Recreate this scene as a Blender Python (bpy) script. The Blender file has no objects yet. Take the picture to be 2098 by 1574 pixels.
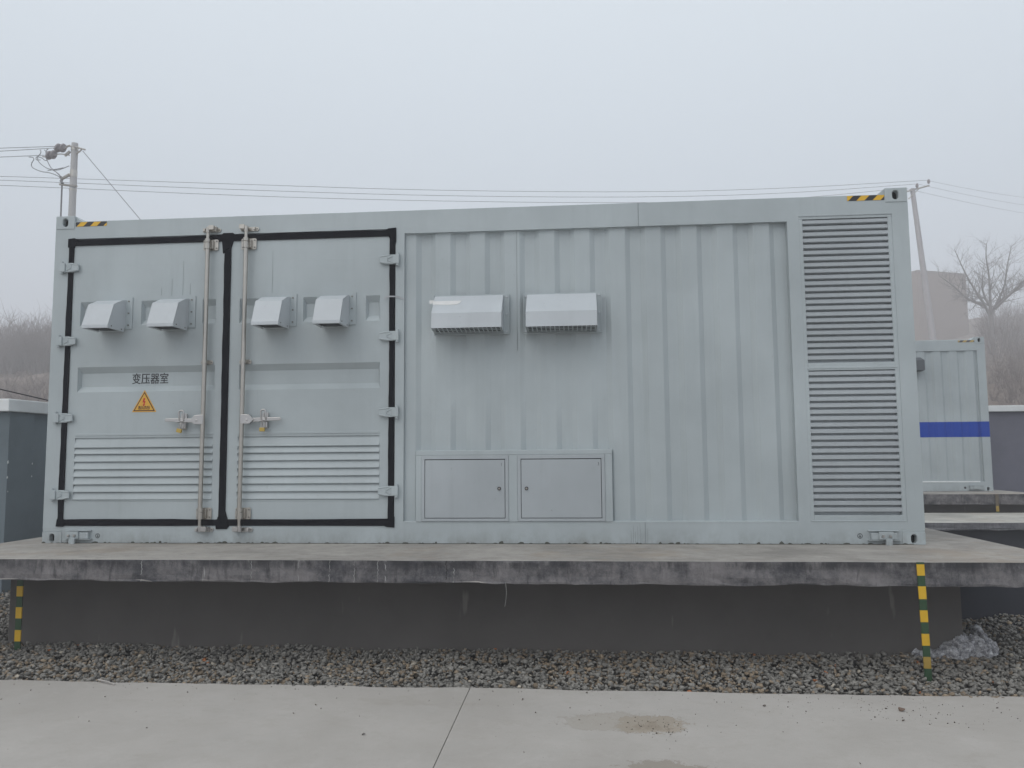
import bpy, bmesh, math, random
import numpy as np
from mathutils import Vector, Matrix
random.seed(7); RNG = np.random.default_rng(7)
R = math.radians
S = bpy.context.scene
COL = S.collection

# ------------------------------------------------------------------ camera
cd = bpy.data.cameras.new('camera'); cam = bpy.data.objects.new('camera', cd); COL.objects.link(cam)
cd.sensor_width = 36; cd.lens = 1610/2098*36; cd.clip_end = 2000; cd.clip_start = 0.05
def cam_axes(yaw, pitch, roll):
    cy, sy, cp, sp, cr, sr = math.cos(yaw), math.sin(yaw), math.cos(pitch), math.sin(pitch), math.cos(roll), math.sin(roll)
    f = Vector((sy*cp, cy*cp, sp)); r = Vector((cy, -sy, 0)); u = r.cross(f)
    return r*cr+u*sr, u*cr-r*sr, f
cr_, cu_, cf_ = cam_axes(-0.0829, 0.08864, -0.00777)
M = Matrix((cr_, cu_, -cf_)).transposed().to_4x4(); M.translation = Vector((4.15834, -5.86031, 0.662))
cam.matrix_world = M
S.camera = cam

# ------------------------------------------------------------------ world, sun, exposure
SUN_EL, SUN_AZ = 45, 215          # azimuth clockwise from +Y : the sun stands behind the cloud, front left
w = bpy.data.worlds.new('World'); S.world = w; w.use_nodes = True
nt = w.node_tree; nt.nodes.clear()
out = nt.nodes.new('ShaderNodeOutputWorld'); bg = nt.nodes.new('ShaderNodeBackground'); bg.inputs[1].default_value = 0.1
sky = nt.nodes.new('ShaderNodeTexSky'); sky.sky_type = 'NISHITA'; sky.sun_disc = False
sky.sun_elevation = R(SUN_EL); sky.sun_rotation = R(SUN_AZ); sky.dust_density = 6; sky.air_density = 1.2
# even cloud cover over the clear sky, brighter overhead than at the horizon
tc = nt.nodes.new('ShaderNodeTexCoord'); sx = nt.nodes.new('ShaderNodeSeparateXYZ'); nt.links.new(tc.outputs['Generated'], sx.inputs[0])
rp = nt.nodes.new('ShaderNodeValToRGB'); nt.links.new(sx.outputs[2], rp.inputs[0])
e = rp.color_ramp.elements
e[0].position = 0.0; e[0].color = (0.53, 0.565, 0.635, 1)
e[1].position = 1.0; e[1].color = (.95, .99, 1.03, 1)
m_ = rp.color_ramp.elements.new(0.30); m_.color = (0.60, 0.665, 0.73, 1)
m_ = rp.color_ramp.elements.new(0.55); m_.color = (0.70, 0.765, 0.82, 1)
sc = nt.nodes.new('ShaderNodeVectorMath'); sc.operation = 'SCALE'; sc.inputs['Scale'].default_value = 9.6
nt.links.new(rp.outputs[0], sc.inputs[0])
mx = nt.nodes.new('ShaderNodeMix'); mx.data_type = 'RGBA'; mx.inputs[0].default_value = 0.9
nt.links.new(sky.outputs[0], mx.inputs[6]); nt.links.new(sc.outputs[0], mx.inputs[7])
nt.links.new(mx.outputs[2], bg.inputs[0]); nt.links.new(bg.outputs[0], out.inputs[0])

ld = bpy.data.lights.new('sun', 'SUN'); ld.energy = 0.55; ld.angle = R(50); ld.color = (1, 0.97, 0.93)
sun = bpy.data.objects.new('sun', ld); COL.objects.link(sun)
az, el = R(SUN_AZ), R(SUN_EL)
dirv = Vector((math.sin(az)*math.cos(el), math.cos(az)*math.cos(el), math.sin(el)))
sun.rotation_euler = (-dirv).to_track_quat('-Z', 'Y').to_euler(); sun.location = (-10, -20, 30)

S.view_settings.view_transform = 'Standard'; S.view_settings.look = 'None'
S.view_settings.exposure = 0.36; S.view_settings.gamma = 1; S.view_settings.use_curve_mapping = False
S.render.engine = 'CYCLES'; S.cycles.use_denoising = True
S.cycles.volume_bounces = 2; S.cycles.max_bounces = 8

# ------------------------------------------------------------------ material helpers
class N:
    def __init__(s, name):
        s.m = bpy.data.materials.new(name); s.m.use_nodes = True; s.t = s.m.node_tree
        s.b = s.t.nodes['Principled BSDF']; s.co = None
    def n(s, k, **kw):
        x = s.t.nodes.new(k)
        for a, v in kw.items(): setattr(x, a, v)
        return x
    def l(s, a, b): s.t.links.new(a, b)
    def coord(s):
        if not s.co: s.co = s.n('ShaderNodeTexCoord').outputs['Object']
        return s.co
    def noise(s, scale, detail=4, rough=0.6, vec=None, stretch=None, seed=0.0):
        t = s.n('ShaderNodeTexNoise'); t.inputs['Scale'].default_value = scale; t.inputs['Detail'].default_value = detail
        t.inputs['Roughness'].default_value = rough
        mp = s.n('ShaderNodeMapping'); s.l(vec or s.coord(), mp.inputs[0])
        mp.inputs['Location'].default_value = (seed, seed*1.7, seed*.3)
        if stretch: mp.inputs['Scale'].default_value = stretch
        s.l(mp.outputs[0], t.inputs['Vector']); return t.outputs['Fac']
    def ramp(s, fac, a, b, ca=(0, 0, 0, 1), cb=(1, 1, 1, 1)):
        r = s.n('ShaderNodeValToRGB'); s.l(fac, r.inputs[0]); e = r.color_ramp.elements
        e[0].position = a; e[0].color = ca; e[1].position = b; e[1].color = cb; return r.outputs[0]
    def mix(s, fac, a, b, mode='MIX'):
        x = s.n('ShaderNodeMix', data_type='RGBA', blend_type=mode)
        for i, v in ((0, fac), (6, a), (7, b)):
            if hasattr(v, 'is_linked') or hasattr(v, 'links'): s.l(v, x.inputs[i])
            else: x.inputs[i].default_value = v if i == 0 else (*v[:3], 1)
        return x.outputs[2]
    def math(s, op, a, b=None, c=None, clamp=False):
        x = s.n('ShaderNodeMath', operation=op, use_clamp=clamp)
        for i, v in enumerate((a, b, c)):
            if v is None: continue
            if hasattr(v, 'links'): s.l(v, x.inputs[i])
            else: x.inputs[i].default_value = v
        return x.outputs[0]
    def xyz(s, vec=None):
        x = s.n('ShaderNodeSeparateXYZ'); s.l(vec or s.coord(), x.inputs[0]); return x.outputs
    def bump(s, h, strength=.3, dist=.01):
        x = s.n('ShaderNodeBump'); x.inputs['Strength'].default_value = strength; x.inputs['Distance'].default_value = dist
        s.l(h, x.inputs['Height']); s.l(x.outputs[0], s.b.inputs['Normal'])
    def fin(s, col=None, rough=.5, metal=0, spec=.5):
        if col is not None:
            if hasattr(col, 'links'): s.l(col, s.b.inputs['Base Color'])
            else: s.b.inputs['Base Color'].default_value = (*col, 1)
        if hasattr(rough, 'links'): s.l(rough, s.b.inputs['Roughness'])
        else: s.b.inputs['Roughness'].default_value = rough
        s.b.inputs['Metallic'].default_value = metal; s.b.inputs['Specular IOR Level'].default_value = spec
        return s.m

def paint(name, c, grime=True, rough=.42):
    k = N(name); d = tuple(v*.86 for v in c); li = tuple(min(1, v*1.07) for v in c)
    f = k.noise(1.1, 5, .55); col = k.mix(k.ramp(f, .3, .7), d, li)
    st = k.ramp(k.noise(3.0, 4, .6, stretch=(4, 4, .25), seed=3), .52, .8)
    col = k.mix(k.math('MULTIPLY', st, .22), col, tuple(v*.72 for v in c))
    tr = k.ramp(k.noise(16, 5, .7, stretch=(1, 1, .06), seed=23), .60, .74)
    col = k.mix(k.math('MULTIPLY', tr, .13), col, tuple(v*.6 for v in c))
    lt = k.ramp(k.noise(5, 6, .7, stretch=(1, 1, .5), seed=27), .55, .72)
    col = k.mix(k.math('MULTIPLY', lt, .10), col, tuple(min(1, v*1.35) for v in c))
    sp = k.ramp(k.noise(60, 2, .5, seed=9), .735, .77)
    col = k.mix(k.math('MULTIPLY', sp, .35), col, (.16, .15, .14))
    if grime:
        z = k.xyz()[2]
        g = k.math('SUBTRACT', 1, k.math('DIVIDE', z, .12, clamp=True), clamp=True)
        g = k.math('MULTIPLY', g, k.ramp(k.noise(9, 5, .7, stretch=(1, 1, .6), seed=5), .42, .68))
        col = k.mix(k.math('MULTIPLY', g, .55), col, (.17, .165, .15))
    k.bump(k.noise(2.2, 4, .5, seed=11), .55, .016)
    return k.fin(col, k.math('ADD', rough-.06, k.math('MULTIPLY', f, .14)), 0, .4)
def simple(name, c, rough=.6, metal=0, var=.12, scale=12, bump=0, spec=.5):
    k = N(name); col = k.mix(k.noise(scale, 4, .6), tuple(v*(1-var) for v in c), tuple(min(1, v*(1+var)) for v in c))
    if bump: k.bump(k.noise(scale*4, 4, .6), bump, .004)
    return k.fin(col, rough, metal, spec)

PAINT = paint('pale_grey_green_paint', (.422, .470, .486))
HOODP = paint('hood_grey_paint', (.50, .535, .56), grime=False, rough=.38)
HATCHP = paint('hatch_grey_paint', (.405, .44, .462), grime=False)
RUBBER = simple('black_rubber', (.006, .0065, .010), .8, 0, .3, 20, spec=.06)
DARK = simple('dark_void', (.006, .007, .009), .9, spec=.1)
DGREY = simple('dark_grey_paint', (.085, .095, .105), .6)
GALV = simple('galvanised_steel', (.47, .445, .405), .30, .95, .14, 14)
STAIN = simple('stainless_steel', (.50, .49, .48), .28, .95, .12, 10)
BRASS = simple('brass', (.50, .36, .10), .35, .8, .1, 20)
YEL = simple('yellow_film', (.72, .42, .02), .45, 0, .08, 10)
SYEL = simple('sign_yellow', (.68, .37, .045), .5, 0, .06, 20)
BLK = simple('black_print', (.018, .018, .022), .5, 0, .1, 20)
BROWNBLK = simple('dark_brown_print', (.05, .012, .008), .5, 0, .1, 20)
RED = simple('red_print', (.50, .02, .012), .5, 0, .05, 20)
INK = simple('pencil_mark', (.09, .09, .09), .7, 0, .1, 30)
BLUE = simple('blue_paint', (.005, .050, .36), .6, 0, .07, 3, spec=.15)
BOLT = simple('bolt_steel', (.22, .215, .20), .45, .7, .2, 40)

def concrete_slab(name, top, side, dark, drip=False, scale=1.0):
    k = N(name)
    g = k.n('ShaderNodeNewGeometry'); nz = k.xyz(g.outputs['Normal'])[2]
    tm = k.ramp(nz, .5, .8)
    ct = k.mix(k.ramp(k.noise(1.5*scale, 8, .75), .38, .62), tuple(v*.72 for v in top), tuple(v*1.15 for v in top))
    ct = k.mix(k.math('MULTIPLY', k.ramp(k.noise(.9*scale, 7, .75, seed=4), .52, .64), .55), ct, (top[0]*.86, top[1]*.74, top[2]*.62))
    ct = k.mix(k.math('MULTIPLY', k.ramp(k.noise(7, 8, .8, stretch=(.6, 1.1, 1), seed=8), .53, .64), .6), ct, tuple(v*.55 for v in top))
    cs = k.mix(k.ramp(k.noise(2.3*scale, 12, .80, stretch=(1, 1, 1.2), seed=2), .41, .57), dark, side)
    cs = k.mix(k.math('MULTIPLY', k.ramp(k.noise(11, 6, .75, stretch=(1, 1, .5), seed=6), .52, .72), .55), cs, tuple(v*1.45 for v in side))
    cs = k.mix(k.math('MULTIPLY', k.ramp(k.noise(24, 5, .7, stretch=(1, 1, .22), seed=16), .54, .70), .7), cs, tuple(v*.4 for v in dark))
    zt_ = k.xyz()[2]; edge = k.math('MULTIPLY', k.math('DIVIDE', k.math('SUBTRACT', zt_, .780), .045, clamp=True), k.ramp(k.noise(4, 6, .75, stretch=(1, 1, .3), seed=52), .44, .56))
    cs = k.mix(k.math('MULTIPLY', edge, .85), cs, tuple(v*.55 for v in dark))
    if drip:
        xs = k.xyz()
        band = k.math('MULTIPLY', k.math('GREATER_THAN', xs[0], -1.75), k.math('LESS_THAN', xs[0], -.2))
        dr = k.ramp(k.noise(15, 3, .6, stretch=(1, 0, .10), seed=21), .655, .685)
        fade = k.ramp(k.noise(2.4, 2, .5, seed=31), .42, .56)
        dr = k.math('MULTIPLY', k.math('MULTIPLY', dr, band), fade)
        cs = k.mix(k.math('MULTIPLY', dr, .8), cs, (.42, .42, .41))
        jag = k.math('ADD', xs[0], k.math('MULTIPLY', k.math('SUBTRACT', k.noise(22, 4, .7, stretch=(0, 0, 1)), .5), .05))
        brk = k.ramp(k.noise(22, 3, .6, seed=44), .40, .52)
        for cx, wd, cc in ((-.075, .0032, (.02, .02, .02)), (-.028, .0026, (.34, .34, .33)), (-2.06, .0026, (.33, .33, .32)), (-.46, .0024, (.38, .38, .37)), (-.51, .0016, (.38, .38, .37)), (-.66, .0018, (.36, .36, .35)), (-.82, .0018, (.34, .34, .33)), (-1.02, .0014, (.34, .34, .33)), (-1.33, .0016, (.34, .34, .33))):
            cs = k.mix(k.math('MULTIPLY', k.math('MULTIPLY', k.math('LESS_THAN', k.math('ABSOLUTE', k.math('SUBTRACT', jag, cx)), wd), brk), .85), cs, cc)
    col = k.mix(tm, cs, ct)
    h = k.math('ADD', k.noise(9, 8, .7, seed=1), k.math('MULTIPLY', k.noise(60, 4, .7), .35))
    k.bump(h, .6, .012)
    return k.fin(col, .85, 0, .3)
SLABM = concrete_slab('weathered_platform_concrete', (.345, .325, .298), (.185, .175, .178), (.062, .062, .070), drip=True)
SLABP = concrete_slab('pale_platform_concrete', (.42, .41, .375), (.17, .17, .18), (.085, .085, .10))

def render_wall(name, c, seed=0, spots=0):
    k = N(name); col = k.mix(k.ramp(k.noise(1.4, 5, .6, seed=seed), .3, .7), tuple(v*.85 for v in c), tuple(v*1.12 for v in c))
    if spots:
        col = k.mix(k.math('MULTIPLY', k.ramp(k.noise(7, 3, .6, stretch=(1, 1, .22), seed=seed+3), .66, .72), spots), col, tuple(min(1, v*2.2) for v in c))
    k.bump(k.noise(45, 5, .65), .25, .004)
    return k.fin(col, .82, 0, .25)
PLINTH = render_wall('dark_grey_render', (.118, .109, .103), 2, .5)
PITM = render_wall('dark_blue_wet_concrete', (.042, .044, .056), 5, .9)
FENCEG = render_wall('blue_grey_wall_paint', (.165, .200, .222), 1)
FENCEP = render_wall('purple_grey_wall_paint', (.155, .155, .195), 1)
CAPM = render_wall('white_cap_paint', (.74, .76, .76), 4)

def apron_mat():
    k = N('pale_apron_concrete')
    base = (.59, .585, .58)
    f = k.noise(.9, 6, .6); col = k.mix(k.ramp(f, .34, .66), tuple(v*.80 for v in base), tuple(v*1.06 for v in base))
    col = k.mix(k.math('MULTIPLY', k.ramp(k.noise(2.3, 5, .65, seed=7), .5, .7), .45), col, (.49, .495, .50))
    col = k.mix(k.math('MULTIPLY', k.ramp(k.noise(3.6, 7, .8, stretch=(.5, 1.4, 1), seed=12), .58, .70), .45), col, (.38, .36, .33))
    col = k.mix(k.math('MULTIPLY', k.ramp(k.noise(95, 2, .6, seed=2), .70, .75), .5), col, (.17, .15, .13))
    col = k.mix(k.math('MULTIPLY', k.ramp(k.noise(230, 2, .6, seed=5), .52, .70), .42), col, (.36, .35, .34))
    col = k.mix(k.math('MULTIPLY', k.ramp(k.noise(9, 8, .82, stretch=(.7, 1, 1), seed=61), .50, .64), .30), col, (.40, .385, .36))
    col = k.mix(k.math('MULTIPLY', k.ramp(k.noise(26, 6, .8, stretch=(.5, 1.3, 1), seed=71), .60, .70), .38), col, (.33, .32, .30))
    col = k.mix(k.math('MULTIPLY', k.ramp(k.noise(5, 7, .8, seed=81), .54, .66), .30), col, (.68, .68, .68))
    # dried puddles with sandy silt and a muddy track
    xs = k.xyz(); nz = k.math('SUBTRACT', k.noise(9, 10, .82, seed=3), .5)
    def blob(cx, cy, rx, ry, thr, sh=.9):
        dx = k.math('DIVIDE', k.math('SUBTRACT', xs[0], cx), rx); dy = k.math('DIVIDE', k.math('SUBTRACT', xs[1], cy), ry)
        d = k.math('ADD', k.math('MULTIPLY', dx, dx), k.math('MULTIPLY', dy, dy))
        d = k.math('ADD', d, k.math('MULTIPLY', nz, 7.0*sh))
        return d
    d1 = blob(4.49, -1.87, .17, .14, 1)
    col = k.mix(k.math('MULTIPLY', k.ramp(d1, .95, 1.08, (1, 1, 1, 1), (0, 0, 0, 1)), .75), col, (.40, .335, .26))
    col = k.mix(k.math('MULTIPLY', k.ramp(k.math('ADD', d1, k.math('MULTIPLY', k.noise(38, 4, .7), 1.2)), .55, .8, (1, 1, 1, 1), (0, 0, 0, 1)), .8), col, (.22, .165, .12))
    d2 = blob(4.34, -1.84, .28, .13, 1)
    col = k.mix(k.math('MULTIPLY', k.ramp(d2, .92, 1.02, (1, 1, 1, 1), (0, 0, 0, 1)), .42), col, (.36, .335, .29))
    d3 = blob(4.50, -2.42, .17, .09, 1, 1.6)
    col = k.mix(k.math('MULTIPLY', k.ramp(d3, .9, 1.0, (1, 1, 1, 1), (0, 0, 0, 1)), .75), col, (.27, .25, .22))
    for dd, lo, hi in ((d2, .90, 1.04), (d3, .88, 1.05), (d1, .93, 1.06)):
        rim = k.math('MULTIPLY', k.math('GREATER_THAN', dd, lo), k.math('LESS_THAN', dd, hi))
        col = k.mix(k.math('MULTIPLY', rim, .5), col, (.22, .20, .17))
    d4 = blob(5.75, -1.55, .5, .18, 1, 1.6)
    col = k.mix(k.math('MULTIPLY', k.ramp(k.math('ADD', d4, k.math('MULTIPLY', k.noise(30, 5, .8, stretch=(.6, 1, 1), seed=4), 3.2)), 1.5, 2.0, (1, 1, 1, 1), (0, 0, 0, 1)), .5), col, (.26, .22, .17))
    k.bump(k.math('ADD', k.noise(120, 4, .7), k.math('MULTIPLY', k.noise(3, 4, .6), .8)), .35, .003)
    return k.fin(col, .8, 0, .3)
APRON = apron_mat()
def attr_mat(name, rough=.85, mul=1):
    k = N(name); a = k.n('ShaderNodeVertexColor', layer_name='tint')
    col = k.mix(k.noise(90, 3, .6), (.72, .72, .72), (1.15, 1.15, 1.15)); col = k.mix(1.0, a.outputs[0], col, 'MULTIPLY')
    k.bump(k.noise(160, 3, .6), .3, .002)
    return k.fin(col, rough, 0, .3)
GRAVELM = attr_mat('crushed_grey_stone')
def soil_mat(name, a, b, sc=.5):
    k = N(name); col = k.mix(k.ramp(k.noise(sc, 8, .7), .35, .65), a, b)
    col = k.mix(k.math('MULTIPLY', k.ramp(k.noise(sc*6, 6, .75, seed=3), .5, .66), .6), col, tuple(v*.5 for v in a))
    k.bump(k.noise(sc*5, 8, .7), .8, .4); return k.fin(col, .95, 0, .1)
SOIL = soil_mat('dark_gravelly_soil', (.09, .085, .08), (.13, .12, .11), 2)
HILLM = soil_mat('brown_hillside_earth', (.17, .135, .115), (.27, .22, .19), .22)
TWIG = simple('bare_twig_bark', (.21, .175, .165), .9, 0, .3, 3)
BARK = simple('tree_bark', (.19, .17, .165), .9, 0, .3, 3)
POLEM = simple('pole_concrete', (.46, .455, .45), .8, 0, .1, 2)
INSUL = simple('insulator_porcelain', (.30, .27, .28), .5, 0, .1, 3)
WIREM = simple('weathered_cable', (.22, .225, .24), .7, 0)
BRICKM = simple('brown_render_wall', (.20, .145, .115), .9, 0, .12, .4)

# ------------------------------------------------------------------ mesh builder
class MB:
    def __init__(s): s.v = []; s.f = []; s.mi = []; s.cur = 0; s.parts = []
    def add(s, vs, fs):
        o = len(s.v); s.v += [tuple(p) for p in vs]; s.f += [tuple(i+o for i in f) for f in fs]; s.mi += [s.cur]*len(fs); s.parts.append((o, len(s.v), len(s.f)-len(fs), len(s.f))); return s
    def box(s, x0, x1, y0, y1, z0, z1):
        return s.add([(x0,y0,z0),(x1,y0,z0),(x1,y1,z0),(x0,y1,z0),(x0,y0,z1),(x1,y0,z1),(x1,y1,z1),(x0,y1,z1)],
                     [(0,3,2,1),(4,5,6,7),(0,1,5,4),(1,2,6,5),(2,3,7,6),(3,0,4,7)])
    def prism(s, pts, a0, a1, axis='y'):          # pts in the plane across axis, counter-clockwise not required
        n = len(pts)
        mk = {'y': lambda p, a: (p[0], a, p[1]), 'x': lambda p, a: (a, p[0], p[1]), 'z': lambda p, a: (p[0], p[1], a)}[axis]
        vs = [mk(p, a0) for p in pts]+[mk(p, a1) for p in pts]
        fs = [tuple(range(n)), tuple(range(2*n-1, n-1, -1))]+[(i, i+n, (i+1) % n+n, (i+1) % n) for i in range(n)]
        return s.add(vs, fs)
    def tube(s, path, rad, n=8, caps=True):
        path = [Vector(p) for p in path]; rr = rad if isinstance(rad, (list, tuple)) else [rad]*len(path)
        vs = []; up = None
        for i, p in enumerate(path):
            d = (path[min(i+1, len(path)-1)]-path[max(i-1, 0)]).normalized()
            if up is None: up = d.orthogonal().normalized()
            up = (up-d*up.dot(d)); up = up.normalized() if up.length > 1e-6 else d.orthogonal().normalized()
            q = d.cross(up)
            vs += [p+(up*math.cos(2*math.pi*k/n)+q*math.sin(2*math.pi*k/n))*rr[i] for k in range(n)]
        fs = []
        for i in range(len(path)-1):
            for k in range(n): fs.append((i*n+k, i*n+(k+1) % n, (i+1)*n+(k+1) % n, (i+1)*n+k))
        if caps: fs.append(tuple(range(n-1, -1, -1))); fs.append(tuple((len(path)-1)*n+k for k in range(n)))
        return s.add(vs, fs)
    def build_split(s, name, mats, parent=None, bevel=0, smooth=False, gap=0.0):
        # every separate piece (bounding boxes further apart than gap) becomes an object of its own
        par = list(range(len(s.f_lo()))); LO, HI = s.f_lo(), s.f_hi()
        def find(a):
            while par[a] != a: a = par[a]
            return a
        for i in range(len(par)):
            for j in range(i):
                if all(LO[i][k] <= HI[j][k]+gap and LO[j][k] <= HI[i][k]+gap for k in range(3)): par[find(i)] = find(j)
        res = []
        for rt in sorted({find(i) for i in range(len(par))}):
            mb = MB()
            for i, (v0, v1, f0, f1) in enumerate(s.parts):
                if find(i) == rt:
                    o = len(mb.v); mb.v += s.v[v0:v1]; mb.f += [tuple(q-v0+o for q in f) for f in s.f[f0:f1]]; mb.mi += s.mi[f0:f1]
            res.append(mb.build(name, mats, parent, bevel, smooth))
        return res
    def f_lo(s): return [[min(s.v[i][k] for i in range(a, b)) for k in range(3)] for a, b, _, _ in s.parts]
    def f_hi(s): return [[max(s.v[i][k] for i in range(a, b)) for k in range(3)] for a, b, _, _ in s.parts]
    def cyl(s, c, r, h, axis='y', n=14):          # from c along axis by h
        d = {'x': Vector((1, 0, 0)), 'y': Vector((0, 1, 0)), 'z': Vector((0, 0, 1))}[axis]
        return s.tube([Vector(c), Vector(c)+d*h], r, n)
    def build(s, name, mats, parent=None, bevel=0, smooth=False, origin=None, seg=2):
        me = bpy.data.meshes.new(name)
        o3 = Vector(origin) if origin else Vector((0, 0, 0))
        me.from_pydata([tuple(Vector(p)-o3) for p in s.v], [], s.f)
        mats = mats if isinstance(mats, (list, tuple)) else [mats]
        for m in mats: me.materials.append(m)
        if len(mats) > 1: me.polygons.foreach_set('material_index', s.mi)
        bm = bmesh.new(); bm.from_mesh(me); bmesh.ops.recalc_face_normals(bm, faces=bm.faces); bm.to_mesh(me); bm.free()
        if smooth:
            me.polygons.foreach_set('use_smooth', [True]*len(me.polygons)); me.set_sharp_from_angle(angle=R(38))
        me.update()
        ob = bpy.data.objects.new(name, me); COL.objects.link(ob); ob.location = o3
        if parent: ob.parent = parent
        if bevel:
            b = ob.modifiers.new('bevel', 'BEVEL'); b.width = bevel; b.segments = seg; b.limit_method = 'ANGLE'; b.angle_limit = R(35)
        return ob
def empty(name, loc=(0, 0, 0)):
    o = bpy.data.objects.new(name, None); COL.objects.link(o); o.location = loc; o.empty_display_size = .2; return o
def tag(o, label=None, cat=None, group=None, kind=None):
    for k_, v in (('label', label), ('category', cat), ('group', group), ('kind', kind)):
        if v: o[k_] = v
    return o
def children(o): return [c for c in bpy.data.objects if c.parent == o]
def copy_tree(o, parent=None):
    c = o.copy(); COL.objects.link(c); c.parent = parent
    for ch in children(o): copy_tree(ch, c)
    return c
def text_into(mb, body, x, y, z, size, sx=1.0, depth=.0015, align='CENTER', bold=0.0):
    """lettering standing upright on a wall that faces -Y: its strokes become mesh faces of mb"""
    cu = bpy.data.curves.new('lettering', 'FONT'); cu.body = body; cu.size = size; cu.align_x = align; cu.align_y = 'BOTTOM_BASELINE'
    cu.extrude = depth; cu.offset = bold
    ob = bpy.data.objects.new('lettering_tmp', cu); COL.objects.link(ob)
    bpy.context.view_layer.update()
    me = bpy.data.meshes.new_from_object(ob.evaluated_get(bpy.context.evaluated_depsgraph_get()))
    vs = [(x+v.co.x*sx, y-v.co.z, z+v.co.y) for v in me.vertices]
    mb.add(vs, [tuple(p.vertices) for p in me.polygons])
    bpy.data.objects.remove(ob); bpy.data.meshes.remove(me)
def rrect(x0, x1, z0, z1, r, n=4):
    pts = []
    for cx, cz, a in ((x1-r, z1-r, 0), (x0+r, z1-r, 90), (x0+r, z0+r, 180), (x1-r, z0+r, 270)):
        for i in range(n+1):
            t = R(a+90*i/n); pts.append((cx+r*math.cos(t), cz+r*math.sin(t)))
    return pts

# ------------------------------------------------------------------ container pieces
L_, H_, D_ = 6.6, 2.594, 2.44
def corrug_profile(x0, x1, first, pitch=.267, yo=.010, dep=.034):
    pts = [(x0, yo)]; s_ = first
    while s_ > x0: s_ -= pitch
    while s_ < x1:
        for a, y in ((0, yo), (.038, yo+dep), (.116, yo+dep), (.154, yo)):
            if x0 < s_+a < x1: pts.append((s_+a, y))
        s_ += pitch
    # close at the right edge at whatever depth is current
    pts.append((x1, pts[-1][1])); return pts
def corrug_grid(mb, prof, z0, z1, yo, flat):
    """corrugated sheet whose ribs are beaten nearly flat inside the box flat = (x0, x1, z0, z1)"""
    zs = [z0+(z1-z0)*i/44 for i in range(45)]; n = len(prof); x0, x1, c, d = flat
    ss = lambda t_: max(0, min(1, t_))
    def a(x, z): return 1-.82*ss((x-x0)/.12)*ss((x1-x)/.12)*ss((z-c)/.34)*ss((d-z)/.22)
    vs = []
    for z in zs: vs += [(x, yo+(y-yo)*a(x, z)+.008*(1-a(x, z)), z) for x, y in prof]
    m = len(vs); vs += [(x, y+.003, z) for x, y, z in vs]; fs = []
    for j in range(44):
        for i in range(n-1):
            q = (j*n+i, j*n+i+1, (j+1)*n+i+1, (j+1)*n+i); fs += [q, tuple(m+k for k in q[::-1])]
    mb.add(vs, fs)
def corrug_panel(mb, prof, z0, z1):
    n = len(prof); back = [(x, y+.003) for x, y in prof]
    ring = prof+back[::-1]
    mb.prism([(p[0], p[1]) for p in ring], z0, z1, 'z')
def casting(mb, x0, x1, z0, z1, hx, hz, hw, hh, outer):
    """corner fitting: front plate with an oval hole, box sides, dark socket"""
    yf, yb = -.005, .16; n = 32
    ov = []; rc = []
    for i in range(n):
        t = 2*math.pi*i/n; c, s_ = math.cos(t), math.sin(t)
        r = hw; sy = hh-hw
        ov.append((hx+r*c, hz+r*s_+(sy if s_ > 0.001 else -sy if s_ < -.001 else 0)))
        k_ = 1/max(abs(c), abs(s_)); px = (x1-x0)/2*c*k_+(x0+x1)/2; pz = (z1-z0)/2*s_*k_+(z0+z1)/2
        rc.append((px, pz))
    vs = [(a, yf, b) for a, b in rc]+[(a, yf, b) for a, b in ov]+[(a, yf+.045, b) for a, b in ov]+[(a, yb, b) for a, b in rc]
    fs = []
    for i in range(n):
        j = (i+1) % n
        fs += [(i, j, n+j, n+i), (n+i, n+j, 2*n+j, 2*n+i), (i, 3*n+i, 3*n+j, j)]
    fs.append(tuple(range(3*n, 4*n)))
    mb.cur = 0; mb.add(vs, fs)
    mb.cur = 1; mb.add([(a, yf+.044, b) for a, b in ov], [tuple(range(n))]); mb.cur = 0

def panel_with_recesses(mb, X0, X1, Z0, Z1, recs, y0, dep, openings=()):
    xs = sorted({X0, X1, *[v for r in list(recs)+list(openings) for v in r[:2]]}); zs = sorted({Z0, Z1, *[v for r in list(recs)+list(openings) for v in r[2:4]]})
    for i in range(len(xs)-1):
        for j in range(len(zs)-1):
            cx, cz = (xs[i]+xs[i+1])/2, (zs[j]+zs[j+1])/2
            if any(r[0] < cx < r[1] and r[2] < cz < r[3] for r in list(recs)+list(openings)): continue
            mb.add([(xs[i], y0, zs[j]), (xs[i+1], y0, zs[j]), (xs[i+1], y0, zs[j+1]), (xs[i], y0, zs[j+1])], [(0, 1, 2, 3)])
    for a, b, c, d in recs:
        s_, tp, bt = .016, .048, .044
        o = [(a, y0, c), (b, y0, c), (b, y0, d), (a, y0, d)]; q = [(a+s_, y0+dep, c+bt), (b-s_, y0+dep, c+bt), (b-s_, y0+dep, d-tp), (a+s_, y0+dep, d-tp)]
        mb.add(o+q, [(0, 1, 5, 4), (1, 2, 6, 5), (2, 3, 7, 6), (3, 0, 4, 7), (4, 5, 6, 7)])
    for a, b, c, d in openings:
        mb.add([(a, y0, c), (b, y0, c), (b, y0, d), (a, y0, d), (a, y0+.05, c), (b, y0+.05, c), (b, y0+.05, d), (a, y0+.05, d)],
               [(0, 1, 5, 4), (1, 2, 6, 5), (2, 3, 7, 6), (3, 0, 4, 7)])
    # edges of the leaf
    for A, B in (((X0, Z0), (X1, Z0)), ((X1, Z0), (X1, Z1)), ((X1, Z1), (X0, Z1)), ((X0, Z1), (X0, Z0))):
        mb.add([(A[0], y0, A[1]), (B[0], y0, B[1]), (B[0], y0+.05, B[1]), (A[0], y0+.05, A[1])], [(0, 1, 2, 3)])

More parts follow.
